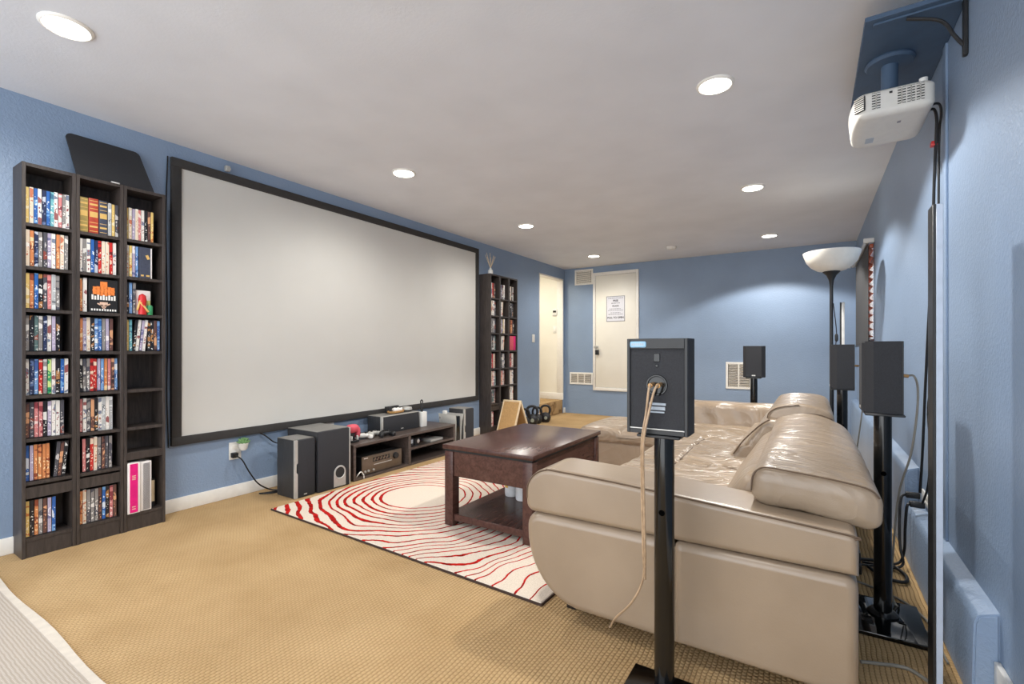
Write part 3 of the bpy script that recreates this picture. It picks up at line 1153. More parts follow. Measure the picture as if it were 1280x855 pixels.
def volume(y0, w, z, h, xf, mat, label, bands):
    t = thing('book', label, 'book', (xf - .06, y0 + w / 2, z), group=None)
    obj('cover', bx(xf - .13, xf, y0, y0 + w - .001, z + .0005, z + h, .003, 2), mat, t)
    for zz, hh in bands:
        obj('gilt_band', bx(xf - .001, xf + .0012, y0 + .004, y0 + w - .005, z + zz, z + zz + hh), 'gold', t, smooth=False)
    return t
yC0 = NY[1] + TH
bands = [(.012, .003), (.034, .010), (.060, .003), (.092, .030), (.138, .003), (.158, .010), (.182, .003)]
volume(yC0 + .002, .040, SHELF_Z[0], .195, NXF - .02, 'olive_cover', 'thick olive gilt-banded volume, first on the middle front top shelf', bands)
volume(yC0 + .043, .044, SHELF_Z[0], .198, NXF - .02, 'russet_cover', 'thick russet gilt-banded volume between olive and navy volumes', bands)
volume(yC0 + .088, .040, SHELF_Z[0], .195, NXF - .02, 'navy_cover', 'thick navy gilt-banded volume on the middle front top shelf', bands)
row(yC0 + .129, yC0 + .181, NXF, SHELF_Z[0], 'syx', TN[1], 0, GN, pitch=.0160, rnd=8)
row(yC0, yC0 + .04, NXF, SHELF_Z[2], 'ow', TN[1], 2, GN, pitch=.0175, rnd=8)
# face-out case with an orange and white cover
t = thing('disc_box', 'face-out dark disc box with an orange printed cover', 'disc box', (NXF - .02, yC0 + .11, SHELF_Z[2]))
y0, y1, z0 = yC0 + .042, yC0 + .175, SHELF_Z[2]
obj('case', bx(NXF - .045, NXF - .018, y0, y1, z0 + .0005, z0 + .190, .002, 1), 'black', t)
xf = NXF - .0175
cyc = (y0 + y1) / 2
b = B()
for k, dy in enumerate((-.040, -.024, -.008, .008, .024, .040)):
    hh = .030 - abs(dy) * .18
    lathe(b, [(0, -.001), (.011, -.0005), (.011, .001), (0, .0015)], (xf, cyc + dy, z0 + .125), 14, 'X')
    box(b, xf - .001, xf + .0011, cyc + dy - .009, cyc + dy + .009, z0 + .125 - hh, z0 + .125 + hh * .9)
box(b, xf - .001, xf + .0012, cyc - .016, cyc + .016, z0 + .150, z0 + .176)
obj('orange_artwork', b, 'orange_print', t)
b = B()
for k in range(9):
    y = y0 + .012 + k * .0125
    box(b, xf - .001, xf + .0015, y, y + .008, z0 + .072, z0 + .072 + (.022 if k % 2 else .028))
for k in range(10):
    y = y0 + .010 + k * .0118
    box(b, xf - .001, xf + .0013, y, y + .007, z0 + .010, z0 + .021)
obj('white_artwork', b, 'white_print', t, smooth=False)
b = B()
for a in (-60, -30, 0, 30, 60):
    rbox(b, Vector((xf, cyc + .018 * sin(math.radians(a)), z0 + .052 - .016 * cos(math.radians(a)))), (.002, .007, .030), Matrix.Rotation(math.radians(-a), 3, 'X'))
box(b, xf - .001, xf + .0012, cyc - .018, cyc + .018, z0 + .045, z0 + .060)
obj('pale_artwork', b, 'skin_print', t, smooth=False)
# right tower, second shelf: wide dark set with an ivory edge
t = thing('disc_box', 'wide charcoal disc box with ivory edge in right front tower', 'disc box', (NXF - .02, yR0 + .09, SHELF_Z[1]))
z0 = SHELF_Z[1]
obj('case', bx(NXF - .150, NXF - .018, yR0 + .066, yR0 + .124, z0 + .0005, z0 + .188, .002, 1), 'navy_cover', t)
obj('ivory_edge', bx(NXF - .150, NXF - .0165, yR0 + .124, yR0 + .130, z0 + .0005, z0 + .187, .001, 1), 'binder_white', t)
b = B()
rbox(b, Vector((NXF - .0175, yR0 + .108, z0 + .130)), (.002, .014, .026), Matrix.Rotation(.4, 3, 'X'))
box(b, NXF - .019, NXF - .0168, yR0 + .100, yR0 + .118, z0 + .012, z0 + .022)
box(b, NXF - .019, NXF - .0168, yR0 + .074, yR0 + .088, z0 + .012, z0 + .022)
obj('emblem', b, 'gold', t, smooth=False)
# third shelf: white face-out box, red figure, green can
z0 = SHELF_Z[2]
t = thing('disc_box', 'short white face-out box behind the red figurine', 'disc box', (NXF - .03, yR0 + .095, z0))
obj('case', bx(NXF - .060, NXF - .036, yR0 + .052, yR0 + .130, z0 + .0005, z0 + .148, .002, 1), 'binder_white', t)
obj('lime_artwork', bx(NXF - .0365, NXF - .0350, yR0 + .100, yR0 + .128, z0 + .06, z0 + .09), 'lime_print', t, smooth=False)
t = thing('figurine', 'small red caped figurine standing in right front tower', 'figurine', (NXF - .02, yR0 + .075, z0))
b = B(); lathe(b, [(.020, 0.0006), (.021, .02), (.016, .045), (.019, .07), (.021, .09), (.017, .115), (.006, .124), (0, .126)], (NXF - .012, yR0 + .079, z0), 18)
obj('body', b, 'red_plastic', t)
b = B(); rbox(b, Vector((NXF + .002, yR0 + .085, z0 + .045)), (.006, .012, .07), Matrix.Rotation(.6, 3, 'X'), .002, 1)
rbox(b, Vector((NXF - .004, yR0 + .060, z0 + .06)), (.010, .010, .075), Matrix.Rotation(-.25, 3, 'X'), .003, 1)
obj('sash', b, 'gold', t)
b = B(); lathe(b, [(.014, 0.0006), (.015, .004), (.015, .050), (.012, .058), (0, .058)], (NXF - .010, yR0 + .116, z0), 18)
single('small_can', b, 'green_print', 'small green can beside the red figurine', 'can', (NXF - .010, yR0 + .116, z0))
# bottom right: binders
z0 = SHELF_Z[7]
t = thing('ring_binder', 'thick magenta and white ring binder on the bottom shelf', 'binder', (NXF - .05, yR0 + .03, z0))
obj('cover', bx(NXF - .15, NXF + .004, yR0 + .002, yR0 + .064, z0 + .0006, z0 + .300, .003, 2), 'binder_white', t)
obj('magenta_spine', bx(NXF, NXF + .006, yR0 + .012, yR0 + .052, z0 + .006, z0 + .294, .002, 1), 'binder_pink', t)
b = B()
for zz in (.025, .038, .20, .21, .22):
    box(b, NXF + .004, NXF + .0066, yR0 + .022, yR0 + .040, z0 + zz, z0 + zz + .005)
obj('spine_lettering', b, 'skin_print', t, smooth=False)
t = thing('ring_binder', 'binder with black zigzag patterned spine beside magenta binder', 'binder', (NXF - .05, yR0 + .1, z0))
obj('cover', bx(NXF - .15, NXF - .006, yR0 + .068, yR0 + .124, z0 + .0006, z0 + .296, .003, 2), 'binder_white', t)
b = B()
for k in range(34):
    zz = z0 + .008 + k * .0082
    for j in range(5):
        yy = yR0 + .080 + j * .0072 + (.0036 if k % 2 else 0)
        box(b, NXF - .008, NXF - .0048, yy, yy + .0045, zz, zz + .006)
zz = obj('zigzag_print', b, 'ink', t, smooth=False); zz['kind'] = 'stuff'
t = thing('book', 'small beige book behind the zigzag patterned binder', 'book', (NXF - .08, yR0 + .15, z0))
obj('cover', bx(NXF - .14, NXF - .06, yR0 + .140, yR0 + .162, z0 + .0006, z0 + .170, .002, 1), 'black', t)
obj('pages', bx(NXF - .075, NXF - .058, yR0 + .143, yR0 + .159, z0 + .03, z0 + .160), 'pale_wood', t, smooth=False)

# far towers: fewer, tinier cases
GF = 'disc cases in the far bookcases'
FAR = [['cwrmk', 'gcwwx', 'rgggx', 'xgkgd', 'wprcm', 'rcpwd', 'gxdgm', 'wwp'],
       ['wlkww', None, 'wcbyc', None, 'wkgwx', 'wcrwm', None, None],
       ['gwckw', 'xkkxk', None, None, 'mprww', 'kwcww', 'kcwwc', None]]
for ti, rows in enumerate(FAR):
    for ri, cs in enumerate(rows):
        if cs:
            row(FYS[ti] + TH, FYS[ti] + TOWER_W - TH, FXF, SHELF_Z[ri], cs, FTN[ti], ri, GF, pitch=.0245, start=.002, rnd=ti + 5)
row(FYS[1] + TH, FYS[1] + .19, FXF, SHELF_Z[1], 'd/w/c', FTN[1], 1, GF, pitch=.0245, start=.004, rnd=11)
row(FYS[1] + TH, FYS[1] + .19, FXF, SHELF_Z[3], '/w/w/c', FTN[1], 3, GF, pitch=.0245, start=.03, rnd=11)
row(FYS[2] + TH, FYS[2] + .19, FXF, SHELF_Z[2], 'oooomk', FTN[2], 2, GF, pitch=.022, start=.004, rnd=11)
t = thing('ring_binder', 'pink binder standing in the right far tower', 'binder', (FXF - .05, FYS[2] + .1, SHELF_Z[3]))
obj('cover', bx(FXF - .16, FXF - .012, FYS[2] + TH + .006, FYS[2] + TH + .118, SHELF_Z[3] + .0006, SHELF_Z[3] + .192, .003, 2), 'pink_plastic', t)
obj('magenta_spine', bx(FXF - .16, FXF - .008, FYS[2] + TH + .119, FYS[2] + TH + .160, SHELF_Z[3] + .0006, SHELF_Z[3] + .190, .003, 2), 'binder_pink', t)

# dark rounded panel leaning on top of the front bookcases
t = thing('leaning_panel', 'dark rounded panel leaning on the wall atop the bookcases', 'panel', (-3.44, 1.1, 2.03))
b = B()
prof = [(.925, 0.0), (1.292, 0.0)] + arc(1.210, .230, .032, 0, 90, 6) + arc(.927, .230, .032, 90, 170, 6)
extrude_axis(b, [(u, v) for u, v in prof], -.004, .004, 'X')
b.transform(Matrix.Translation(Vector((-3.435, 0, 2.0315))) @ Matrix.Rotation(-.30, 4, 'Y'))
obj('panel', b, 'cloth_black', t)
obj('reflection_spot', bx(-3.440, -3.425, 1.075, 1.115, 2.034, 2.046, .003), 'white_print', t)  # white block standing in for a bright reflection on the panel

# reed diffuser on the far bookcase
t = thing('reed_diffuser', 'glass reed diffuser with pale sticks on the far bookcase', 'diffuser', (-3.45, 4.935, 2.02))
b = B(); lathe(b, [(.030, 2.0206), (.032, 2.03), (.032, 2.075), (.014, 2.092), (.013, 2.108), (0, 2.108)], (-3.45, 4.935, 0), 20)
obj('bottle', b, 'white_plastic', t)
rr = random.Random(4)
for k in range(8):
    a = 2 * pi * k / 8
    b = cyl(B(), (-3.45, 4.935, 2.10), (-3.45 + .05 * cos(a), 4.935 + .085 * sin(a), 2.27 + rr.uniform(-.02, .02)), .0025, n=6)
    obj('reed', b, 'pale_wood', t)

# ------------------------------------------------------------------ speakers by the screen, subwoofer
def tower_speaker(x0, x1, y0, y1, h, label):
    t = thing('tower_speaker', label, 'speaker', ((x0 + x1) / 2, (y0 + y1) / 2, 0))
    obj('cabinet', bx(x0, x1 - .016, y0, y1, .001, h, .003), 'vinyl', t)
    obj('top_panel', bx(x0 + .001, x1 - .017, y0 + .001, y1 - .001, h - .0005, h + .004, .002, 1), 'silver_top', t)
    prof = [(y0 - .001, .002), (y0 + .022, .002), (y0 + .022, h * .42), (y0 + .012, h * .45), (y0 + .012, h * .58), (y0 + .022, h * .61), (y0 + .022, h), (y0 - .001, h)]
    obj('silver_trim', extrude_axis(B(), prof, x1 - .018, x1 - .002, 'X'), 'silver', t, smooth=False)
    obj('grille', bx(x1 - .014, x1, y0 + .0225, y1 - .002, .004, h - .002, .004), 'cloth_black', t)
    obj('badge', bx(x1 - .001, x1 + .002, (y0 + y1) / 2 - .012, (y0 + y1) / 2 + .012, .018, .026), 'silver', t, smooth=False)
    return t

tower_speaker(-3.335, -3.112, 2.025, 2.187, .418, 'slim black tower speaker with silver edge left of subwoofer')
tower_speaker(-3.350, -3.135, 4.000, 4.168, .430, 'slim black tower speaker with silver edge behind white console')
t = thing('subwoofer', 'large black subwoofer with round port on the floor', 'subwoofer', (-3.3, 2.35, 0))
sx0, sx1, sy0, sy1, sh = -3.49, -3.10, 2.205, 2.50, .452
obj('cabinet', bx(sx0, sx1 - .02, sy0, sy1, .001, sh, .004), 'vinyl', t)
obj('top_panel', bx(sx0 + .002, sx1 - .022, sy0 + .002, sy1 - .002, sh - .0005, sh + .003, .0012, 1), 'silver_top', t)
obj('front_baffle', bx(sx1 - .022, sx1, sy0, sy1 - .016, .001, sh, .006), 'cloth_black', t)
obj('side_strip', bx(sx1 - .022, sx1 - .006, sy1 - .015, sy1, .001, sh, .003), 'silver', t)
py, pz, pr_ = 2.392, .118, .050
b = B()
prof = [(py - .054, .012), (py + .054, .012)] + arc(py, pz, .054, 0, 180, 16)
extrude_axis(b, prof, sx1 - .004, sx1 + .004, 'X')
pl = obj('port_plate', b, 'silver', t)
b = B(); lathe(b, [(.041, 0.002), (.046, .006), (.052, .004), (.053, .001)], (sx1 + .003, py, pz), 28, 'X')
obj('port_ring', b, 'silver', pl)
b = B(); lathe(b, [(.041, .004), (.030, .0045), (.0, .0046)], (sx1 + .001, py, pz), 28, 'X')
obj('port_hole', b, 'grille_dark', pl)

# ------------------------------------------------------------------ media console
t = thing('media_console', 'low dark brown media console under the screen', 'console', (-3.3, 3.19, 0))
cx0, cx1, cy0, cy1, ch = -3.515, -3.125, 2.545, 3.835, .298
obj('top_panel', bx(cx0, cx1, cy0, cy1, ch - .024, ch, .002, 1), 'console', t)
obj('side_panel', bx(cx0, cx1 - .002, cy0 + .002, cy0 + .026, .001, ch - .024, .001, 1), 'console', t)
obj('side_panel', bx(cx0, cx1 - .002, cy1 - .026, cy1 - .002, .001, ch - .024, .001, 1), 'console', t)
obj('divider', bx(cx0, cx1 - .002, 3.165, 3.195, .018, ch - .024, .001, 1), 'console', t)
obj('bottom_panel', bx(cx0, cx1 - .002, cy0 + .026, cy1 - .026, .001, .018), 'console', t, smooth=False)
obj('shelf', bx(cx0, cx1 - .004, 3.195, cy1 - .026, .143, .160), 'console', t, smooth=False)
obj('back_panel', bx(cx0, cx0 + .006, cy0 + .026, cy1 - .026, .018, ch - .024), 'console', t, smooth=False)

t = thing('av_receiver', 'bronze fronted receiver inside the console\'s left bay', 'receiver', (-3.3, 2.88, .018))
obj('casing', bx(-3.47, -3.168, 2.66, 3.10, .024, .172, .003), 'black', t)
fp = obj('faceplate', bx(-3.168, -3.155, 2.655, 3.105, .024, .174, .003), 'copper_face', t)
for y in (2.70, 3.06):
    for x in (-3.44, -3.19):
        obj('foot', cyl(B(), (x, y, .0181), (x, y, .025), .016, n=12), 'black', t)
obj('display', bx(-3.1555, -3.1535, 2.77, 2.96, .115, .150), 'led', fp, smooth=False)
obj('tray_line', bx(-3.1555, -3.152, 2.78, 2.98, .088, .094), 'silver', fp, smooth=False)
obj('knob', cyl(B(), (-3.155, 3.025, .125), (-3.135, 3.025, .125), .028, .026, 24), 'black', fp)
for y in (2.685, 2.72, 2.775):
    obj('knob', cyl(B(), (-3.155, y, .050), (-3.145, y, .050), .009, n=14), 'silver', fp)
obj('badge', bx(-3.1555, -3.1535, 2.675, 2.715, .155, .161), 'white_print', fp, smooth=False)
for k in range(5):
    b = B()
    rbox(b, Vector((-3.154, 2.79 + k * .035, .133)), (.002, .014, .03), Matrix.Rotation(-.7, 3, 'X'))
    obj('display_stroke', b, 'copper_face', fp, smooth=False)
single('cable', tube(B(), [(-3.15, 2.59, .02), (-3.12, 2.59, .055), (-3.12, 2.615, .068), (-3.118, 2.64, .04), (-3.12, 2.645, .008)], .0045, 8), 'white_plastic',
       'white cable loop hanging at the left end of the console', 'cable', (-3.12, 2.64, .02))
# right bay: small electronics
b = bx(-3.44, -3.16, 3.50, 3.68, .1605, .185, .004)
single('disc_player', b, 'silver', 'flat silver box on the console\'s right shelf', 'player', (-3.3, 3.59, .1605))
t = thing('webcam', 'small round black gadget on the console\'s right shelf', 'gadget', (-3.2, 3.33, .1605))
obj('body', cyl(B(), (-3.2, 3.33, .1606), (-3.2, 3.33, .225), .030, .034, 20), 'black', t)
obj('lens_ring', lathe(B(), [(.0, .004), (.012, .003), (.018, 0)], (-3.163, 3.33, .20), 16, 'X'), 'silver', t)
t = thing('gadget_box', 'dark grey gadget beside the divider on console shelf', 'gadget', (-3.2, 3.245, .1605))
obj('body', bx(-3.24, -3.17, 3.215, 3.275, .1606, .235, .006), 'cloth_black', t)
obj('label_patch', bx(-3.1702, -3.168, 3.225, 3.262, .19, .225), 'sticker_grey', t, smooth=False)

t = thing('centre_speaker', 'wide black centre speaker with silver edge on the console', 'speaker', (-3.4, 3.24, ch))
zc = ch + .0006
obj('cabinet', bx(-3.485, -3.312, 2.995, 3.480, zc, zc + .158, .003), 'vinyl', t)
obj('top_panel', bx(-3.484, -3.314, 2.998, 3.478, zc + .1575, zc + .161, .0012, 1), 'silver_top', t)
obj('silver_trim', bx(-3.314, -3.298, 2.994, 3.018, zc, zc + .160, .002), 'silver', t)
obj('front_lip', bx(-3.314, -3.298, 3.018, 3.480, zc + .153, zc + .161, .002, 1), 'silver', t)
obj('grille', bx(-3.312, -3.296, 3.019, 3.480, zc, zc + .152, .004), 'cloth_black', t)
obj('badge', bx(-3.297, -3.2945, 3.235, 3.265, zc + .020, zc + .028), 'silver', t, smooth=False)

TZ = zc + .161
t = thing('wooden_tray', 'small tan wooden tray on the centre speaker', 'tray', (-3.40, 3.26, TZ))
b = B(); lathe(b, [(.0, .0006), (.055, .0006), (.075, .008), (.082, .024), (.078, .025), (.070, .012), (.0, .010)], (-3.385, 3.255, TZ), 28)
b.transform(Matrix.Translation((-3.385, 3.255, 0)) @ Matrix.Diagonal((.62, 1.25, 1, 1)) @ Matrix.Translation((3.385, -3.255, 0)))
obj('bowl', b, 'tan_wood', t)
t = thing('soap_cloth', 'crumpled white cloth lying in the wooden tray', 'cloth', (-3.385, 3.27, TZ + .012))
b = softbox(B(), -3.415, -3.355, 3.21, 3.32, TZ + .0125, TZ + .046, .014, 4, lambda p: p + Vector((0, 0, .006 * sin(p.y * 120) * cos(p.x * 140) if p.z > TZ + .03 else 0)), 10)
obj('cloth', b, 'white_print', t)
b = cyl(B(), (-3.385, 3.185, TZ + .014), (-3.385, 3.185, TZ + .066), .014, n=16)
single('small_bottle', b, 'black', 'tiny black bottle standing in the wooden tray', 'bottle', (-3.385, 3.185, TZ + .014))
b = bx(-3.47, -3.44, 3.19, 3.35, TZ + .0006, TZ + .062, .003)
single('sensor_bar', b, 'black', 'black slim box behind the wooden tray', 'gadget', (-3.455, 3.27, TZ))
t = thing('smart_puck', 'round white and grey gadget on the centre speaker\'s right end', 'gadget', (-3.40, 3.41, TZ))
b = B(); lathe(b, [(.045, .0006), (.052, .006), (.052, .014), (.0, .014)], (-3.40, 3.415, TZ), 28)
obj('base', b, 'grille_dark', t)
b = B(); lathe(b, [(.051, .014), (.053, .022), (.046, .040), (.02, .046), (0, .046)], (-3.40, 3.415, TZ), 28)
obj('dome', b, 'silver', t)

def controller(x, y, rz, mat, label, mat2='black'):
    t = thing('game_controller', label, 'controller', (x, y, ch + .001), (0, 0, rz))
    b = softbox(B(), -.028, .030, -.05, .05, .010, .048, (.018, .03, .018), 4, None, 6)
    for s in (-1, 1):
        softbox(b, -.062, .010, s * .052 - .018, s * .052 + .018, 0.0, .040, (.016, .016, .016), 4, lambda p, s=s: Vector((p.x, p.y + s * (-.2 * (p.x + .0)), p.z)), 4)
    obj('shell', b, mat, t, world=False)
    for s in (-1, 1):
        obj('thumbstick', cyl(B(), (-.008, s * .024, .046), (-.008, s * .024, .058), .009, .010, 12), mat2, t, world=False)
    obj('touch_pad', bx(.004, .026, -.022, .022, .044, .0500, .002), mat2, t, world=False)
    return t
controller(-3.285, 2.770, 2.6, 'white_plastic', 'white game controller on the console beside the pink one')
controller(-3.30, 2.895, 3.3, 'silver', 'silver and black game controller in the middle on console')
controller(-3.215, 2.960, 3.0, 'black', 'black game controller before the centre speaker')
t = thing('controller_dock', 'black and white charging dock at the console\'s left end', 'dock', (-3.25, 2.625, ch))
obj('base', bx(-3.29, -3.20, 2.585, 2.665, ch + .0006, ch + .020, .004), 'black', t)
obj('post', bx(-3.285, -3.235, 2.60, 2.65, ch + .020, ch + .075, .006), 'black', t)
for y in (2.590, 2.650):
    obj('cradle', bx(-3.225, -3.205, y, y + .012, ch + .015, ch + .055, .004), 'white_plastic', t)
t = thing('game_controller', 'pink game controller standing on the charging dock', 'controller', (-3.25, 2.63, ch + .075))
b = softbox(B(), -3.295, -3.215, 2.585, 2.690, ch + .0755, ch + .145, (.028, .035, .032), 5, None, 6)
obj('shell', b, 'pink_plastic', t)
obj('grip', softbox(B(), -3.28, -3.225, 2.665, 2.705, ch + .03, ch + .12, (.018, .018, .03), 4, None, 4), 'pink_plastic', t)

t = thing('mesh_router', 'small white box with black antenna right of centre speaker', 'router', (-3.31, 3.535, ch))
obj('body', bx(-3.335, -3.275, 3.505, 3.572, ch + .0006, ch + .150, .006), 'white_plastic', t)
obj('foot', bx(-3.333, -3.277, 3.507, 3.570, ch + .0003, ch + .006), 'black', t, smooth=False)
t = thing('antenna_mount', 'black antenna mount standing on the small white box', 'antenna', (-3.31, 3.53, ch + .15))
obj('stem', cyl(B(), (-3.305, 3.525, ch + .1506), (-3.305, 3.525, ch + .235), .013, .009, 14), 'black', t)
obj('loop', tube(B(), [(-3.305, 3.513, ch + .232), (-3.305, 3.511, ch + .255), (-3.305, 3.525, ch + .268), (-3.305, 3.539, ch + .255), (-3.305, 3.537, ch + .232)], .006, 8), 'black', t)

t = thing('game_console', 'white and black upright game console right of media console', 'game console', (-3.25, 3.92, 0))
obj('core', bx(-3.355, -3.150, 3.886, 3.946, .001, .368, .006), 'gloss_black', t)
def console_side(y, s):
    b = B()
    n, m = 12, 10
    grid = []
    for i in range(n + 1):
        r_ = []
        for j in range(m + 1):
            u, v = i / n, j / m
            x = -3.375 + .245 * u - .018 * (1 - v) * u
            z = .004 + .386 * v
            yy = y + s * (.004 * (2 * v - 1) ** 2 + .010 * max(0, u - .7) / .3 * v + .010 * max(0, v - .8) / .2)
            r_.append(b.verts.new((x, yy, z)))
        grid.append(r_)
    for i in range(n):
        for j in range(m):
            b.faces.new((grid[i][j], grid[i + 1][j], grid[i + 1][j + 1], grid[i][j + 1]))
    bmesh.ops.solidify(b, geom=b.faces[:], thickness=.009)
    bmesh.ops.recalc_face_normals(b, faces=b.faces[:])
    return b
obj('side_plate', console_side(3.874, -1), 'white_plastic', t)
obj('side_plate', console_side(3.952, 1), 'white_plastic', t)
obj('emblem', bx(-3.36, -3.350, 3.857, 3.861, .335, .355), 'ink_grey', t, smooth=False)
b = bx(-3.352, -3.315, 3.897, 3.935, .3685, .415, .003)
single('small_cube', b, 'white_print', 'tiny cream cube sitting on the game console', 'gadget', (-3.335, 3.915, .3685))

# ------------------------------------------------------------------ far corner: scratch ramp, kettlebells
t = thing('tent_board', 'tan A-frame board with pale wooden edges by far bookcase', 'board', (-3.2, 5.05, 0))
for s, ye in ((-1, 4.875), (1, 5.27)):
    a = Vector((0, 5.055, .425)); e = Vector((0, ye, .004))
    d = (e - a); L = d.length
    ang = math.atan2(d.y, -d.z)
    R = Matrix.Rotation(ang, 3, 'X')
    c = (a + e) / 2
    b = B(); rbox(b, Vector((-3.195, c.y, c.z)), (.225, .018, L - .03), R, .001, 1)
    pn = obj('board', b, 'cork', t)
    for sx in (-1, 1):
        b = B()
        rbox(b, Vector((-3.195 + sx * .121, c.y, c.z)), (.017, .024, L), R, .002, 1)
        obj('edge_strip', b, 'pale_wood', pn)
b = bx(-3.324, -3.066, 5.040, 5.070, .408, .432, .004)
obj('ridge', b, 'pale_wood', t)

KB = [(-3.37, 5.64), (-3.35, 5.82), (-3.37, 6.00), (-3.33, 6.18)]
KN = ['first of four black kettlebells beside the A-frame board', 'second kettlebell from the board, largest of the four', 'third kettlebell from the board, between its neighbours', 'last kettlebell in the row, nearest the hall step']
for i, (x, y) in enumerate(KB):
    sc_ = (1.0, 1.1, .95, 1.0)[i]
    t = thing('kettlebell', KN[i], 'kettlebell', (x, y, 0), (0, 0, .55), group='kettlebells by the far bookcase')
    b = B(); lathe(b, [(0, .001), (.050, .001), (.072, .03), (.080, .07), (.070, .110), (.048, .135), (.0, .145)], (0, 0, 0), 24)
    b.transform(Matrix.Scale(sc_, 4))
    obj('ball', b, 'iron', t, world=False)
    b = tube(B(), [(-.050, 0, .115), (-.068, 0, .165), (-.058, 0, .215), (-.025, 0, .240), (.025, 0, .240), (.058, 0, .215), (.068, 0, .165), (.050, 0, .115)], .0165, 10, 5)
    b.transform(Matrix.Scale(sc_, 4))
    obj('handle', b, 'iron', t, world=False)
    b = B(); lathe(b, [(0, .0818), (.022, .0812), (.024, .078)], (0, 0, 0), 16, 'Y')
    b.transform(Matrix.Translation((0, 0, .07)) @ Matrix.Rotation(pi, 4, 'Z'))
    b.transform(Matrix.Scale(sc_, 4))
    obj('weight_mark', b, 'pale_hub', t, world=False)

# ------------------------------------------------------------------ coffee table
t = thing('coffee_table', 'dark mahogany coffee table with lower shelf on the rug', 'table', (-1.57, 2.68, .0135))
tx0, tx1, ty0, ty1, tz = -1.885, -1.255, 2.190, 3.150, .50
obj('tabletop', bx(tx0, tx1, ty0, ty1, tz - .026, tz, .004), 'mahogany', t)
obj('shadow_gap', bx(tx0 + .016, tx1 - .016, ty0 + .016, ty1 - .016, tz - .040, tz - .026), 'grille_dark', t, smooth=False)  # recessed gap below the top, its shade put in as dark colour
lw = .062
ax0, ax1, ay0, ay1 = tx0 + .010, tx1 - .010, ty0 + .010, ty1 - .010
for x in (ax0, ax1 - lw):
    for y in (ay0, ay1 - lw):
        obj('leg', bx(x, x + lw, y, y + lw, .0145, tz - .040, .003), 'mahogany', t)
z0, z1 = .312, tz - .040
for (x0, x1, y0, y1) in ((ax0 + lw, ax1 - lw, ay0 + .010, ay0 + .028), (ax0 + lw, ax1 - lw, ay1 - .028, ay1 - .010),
                         (ax0 + .010, ax0 + .028, ay0 + lw, ay1 - lw), (ax1 - .028, ax1 - .010, ay0 + lw, ay1 - lw)):
    obj('apron', bx(x0, x1, y0, y1, z0, z1, .002, 1), 'mahogany', t)
obj('apron_rail', bx(ax1 - .026, ax1 - .004, ay0 + lw, ay1 - lw, z0 - .016, z0, .002, 1), 'mahogany', t)
obj('shelf', bx(ax0 + .012, ax1 - .012, ay0 + .012, ay1 - .012, .045, .085, .003, 1), 'mahogany', t)
for i, (x, y, r) in enumerate(((-1.715, 2.70, .044), (-1.605, 2.66, .044))):
    t = thing('white_cup', ('white cup with a yellow mark on the table\'s lower shelf', 'plain white cup, right one on the table\'s lower shelf')[i], 'cup', (x, y, .085))
    b = B(); lathe(b, [(.0, .0006), (r * .86, .0006), (r * .95, .004), (r, .02), (r, .105), (r * .94, .105), (r * .92, .012), (0, .010)], (x, y, .085), 28)
    obj('cup', b, 'cup_white', t)
    if i == 0:
        b = B(); lathe(b, [(r * 1.004, .060), (r * 1.006, .085)], (x, y, .085), 28)
        bmesh.ops.delete(b, geom=[f for f in b.faces if len(f.verts) != 4], context='FACES')
        bmesh.ops.delete(b, geom=[f for f in b.faces if not (f.calc_center_median().y < y - r * .5 and f.calc_center_median().x < x)], context='FACES')
        obj('yellow_mark', b, 'cup_yellow', t)

# ------------------------------------------------------------------ sectional sofa
t = thing('sectional_sofa', 'taupe leather sectional sofa with chaise along the far side', 'sofa', (-.4, 3.0, 0))
SY = 1.652
# near arm: lower panels and the padded arm over them
def lower_panel(x0, x1, rl):
    z0, z1 = .068, .418
    prof = []
    if rl:
        prof += [(x0 + .235, z0)] if False else []
        prof += arc(x0 + .24, z0 + .27, .24, 270, 180, 12, .27)[0:]
        prof += arc(x0 + .06, z1 - .06, .06, 180, 90, 6)
    else:
        prof += [(x0, z0)] + arc(x0 + .030, z1 - .030, .030, 180, 90, 5)
    prof += arc(x1 - .035, z1 - .035, .035, 90, 0, 5) + [(x1, z0)]
    b = extrude_xz(B(), prof, SY, SY + .17, .042, 6)
    return b
obj('arm_panel', lower_panel(-.982, -.407, True), 'leather', t, wn=True)
obj('arm_panel', lower_panel(-.400, .113, False), 'leather', t, wn=True)
prof = [(-.93, .418), (.113, .424)] + arc(.085, .518, .028, 0, 80, 4) + [(-.30, .572), (-.60, .592)] + arc(-.865, .495, .117, 84, 180, 12, .106) + arc(-.945, .455, .037, 180, 262, 5)
ap = obj('arm_pad', extrude_xz(B(), prof, SY - .002, SY + .245, .022, 5), 'leather', t, wn=True)
PYY = SY + .0030
pp = [(-.9765, PYY, .47)] + [(x, PYY, z) for x, z in arc(-.865, .495, .1115, 172, 90, 7, .1005)] + [(-.60, PYY, .5865), (-.30, PYY, .5665), (.085, PYY, .5405), (.103, PYY, .530)]
obj('piping', tube(B(), pp, .0032, 6, 4), 'piping', ap)
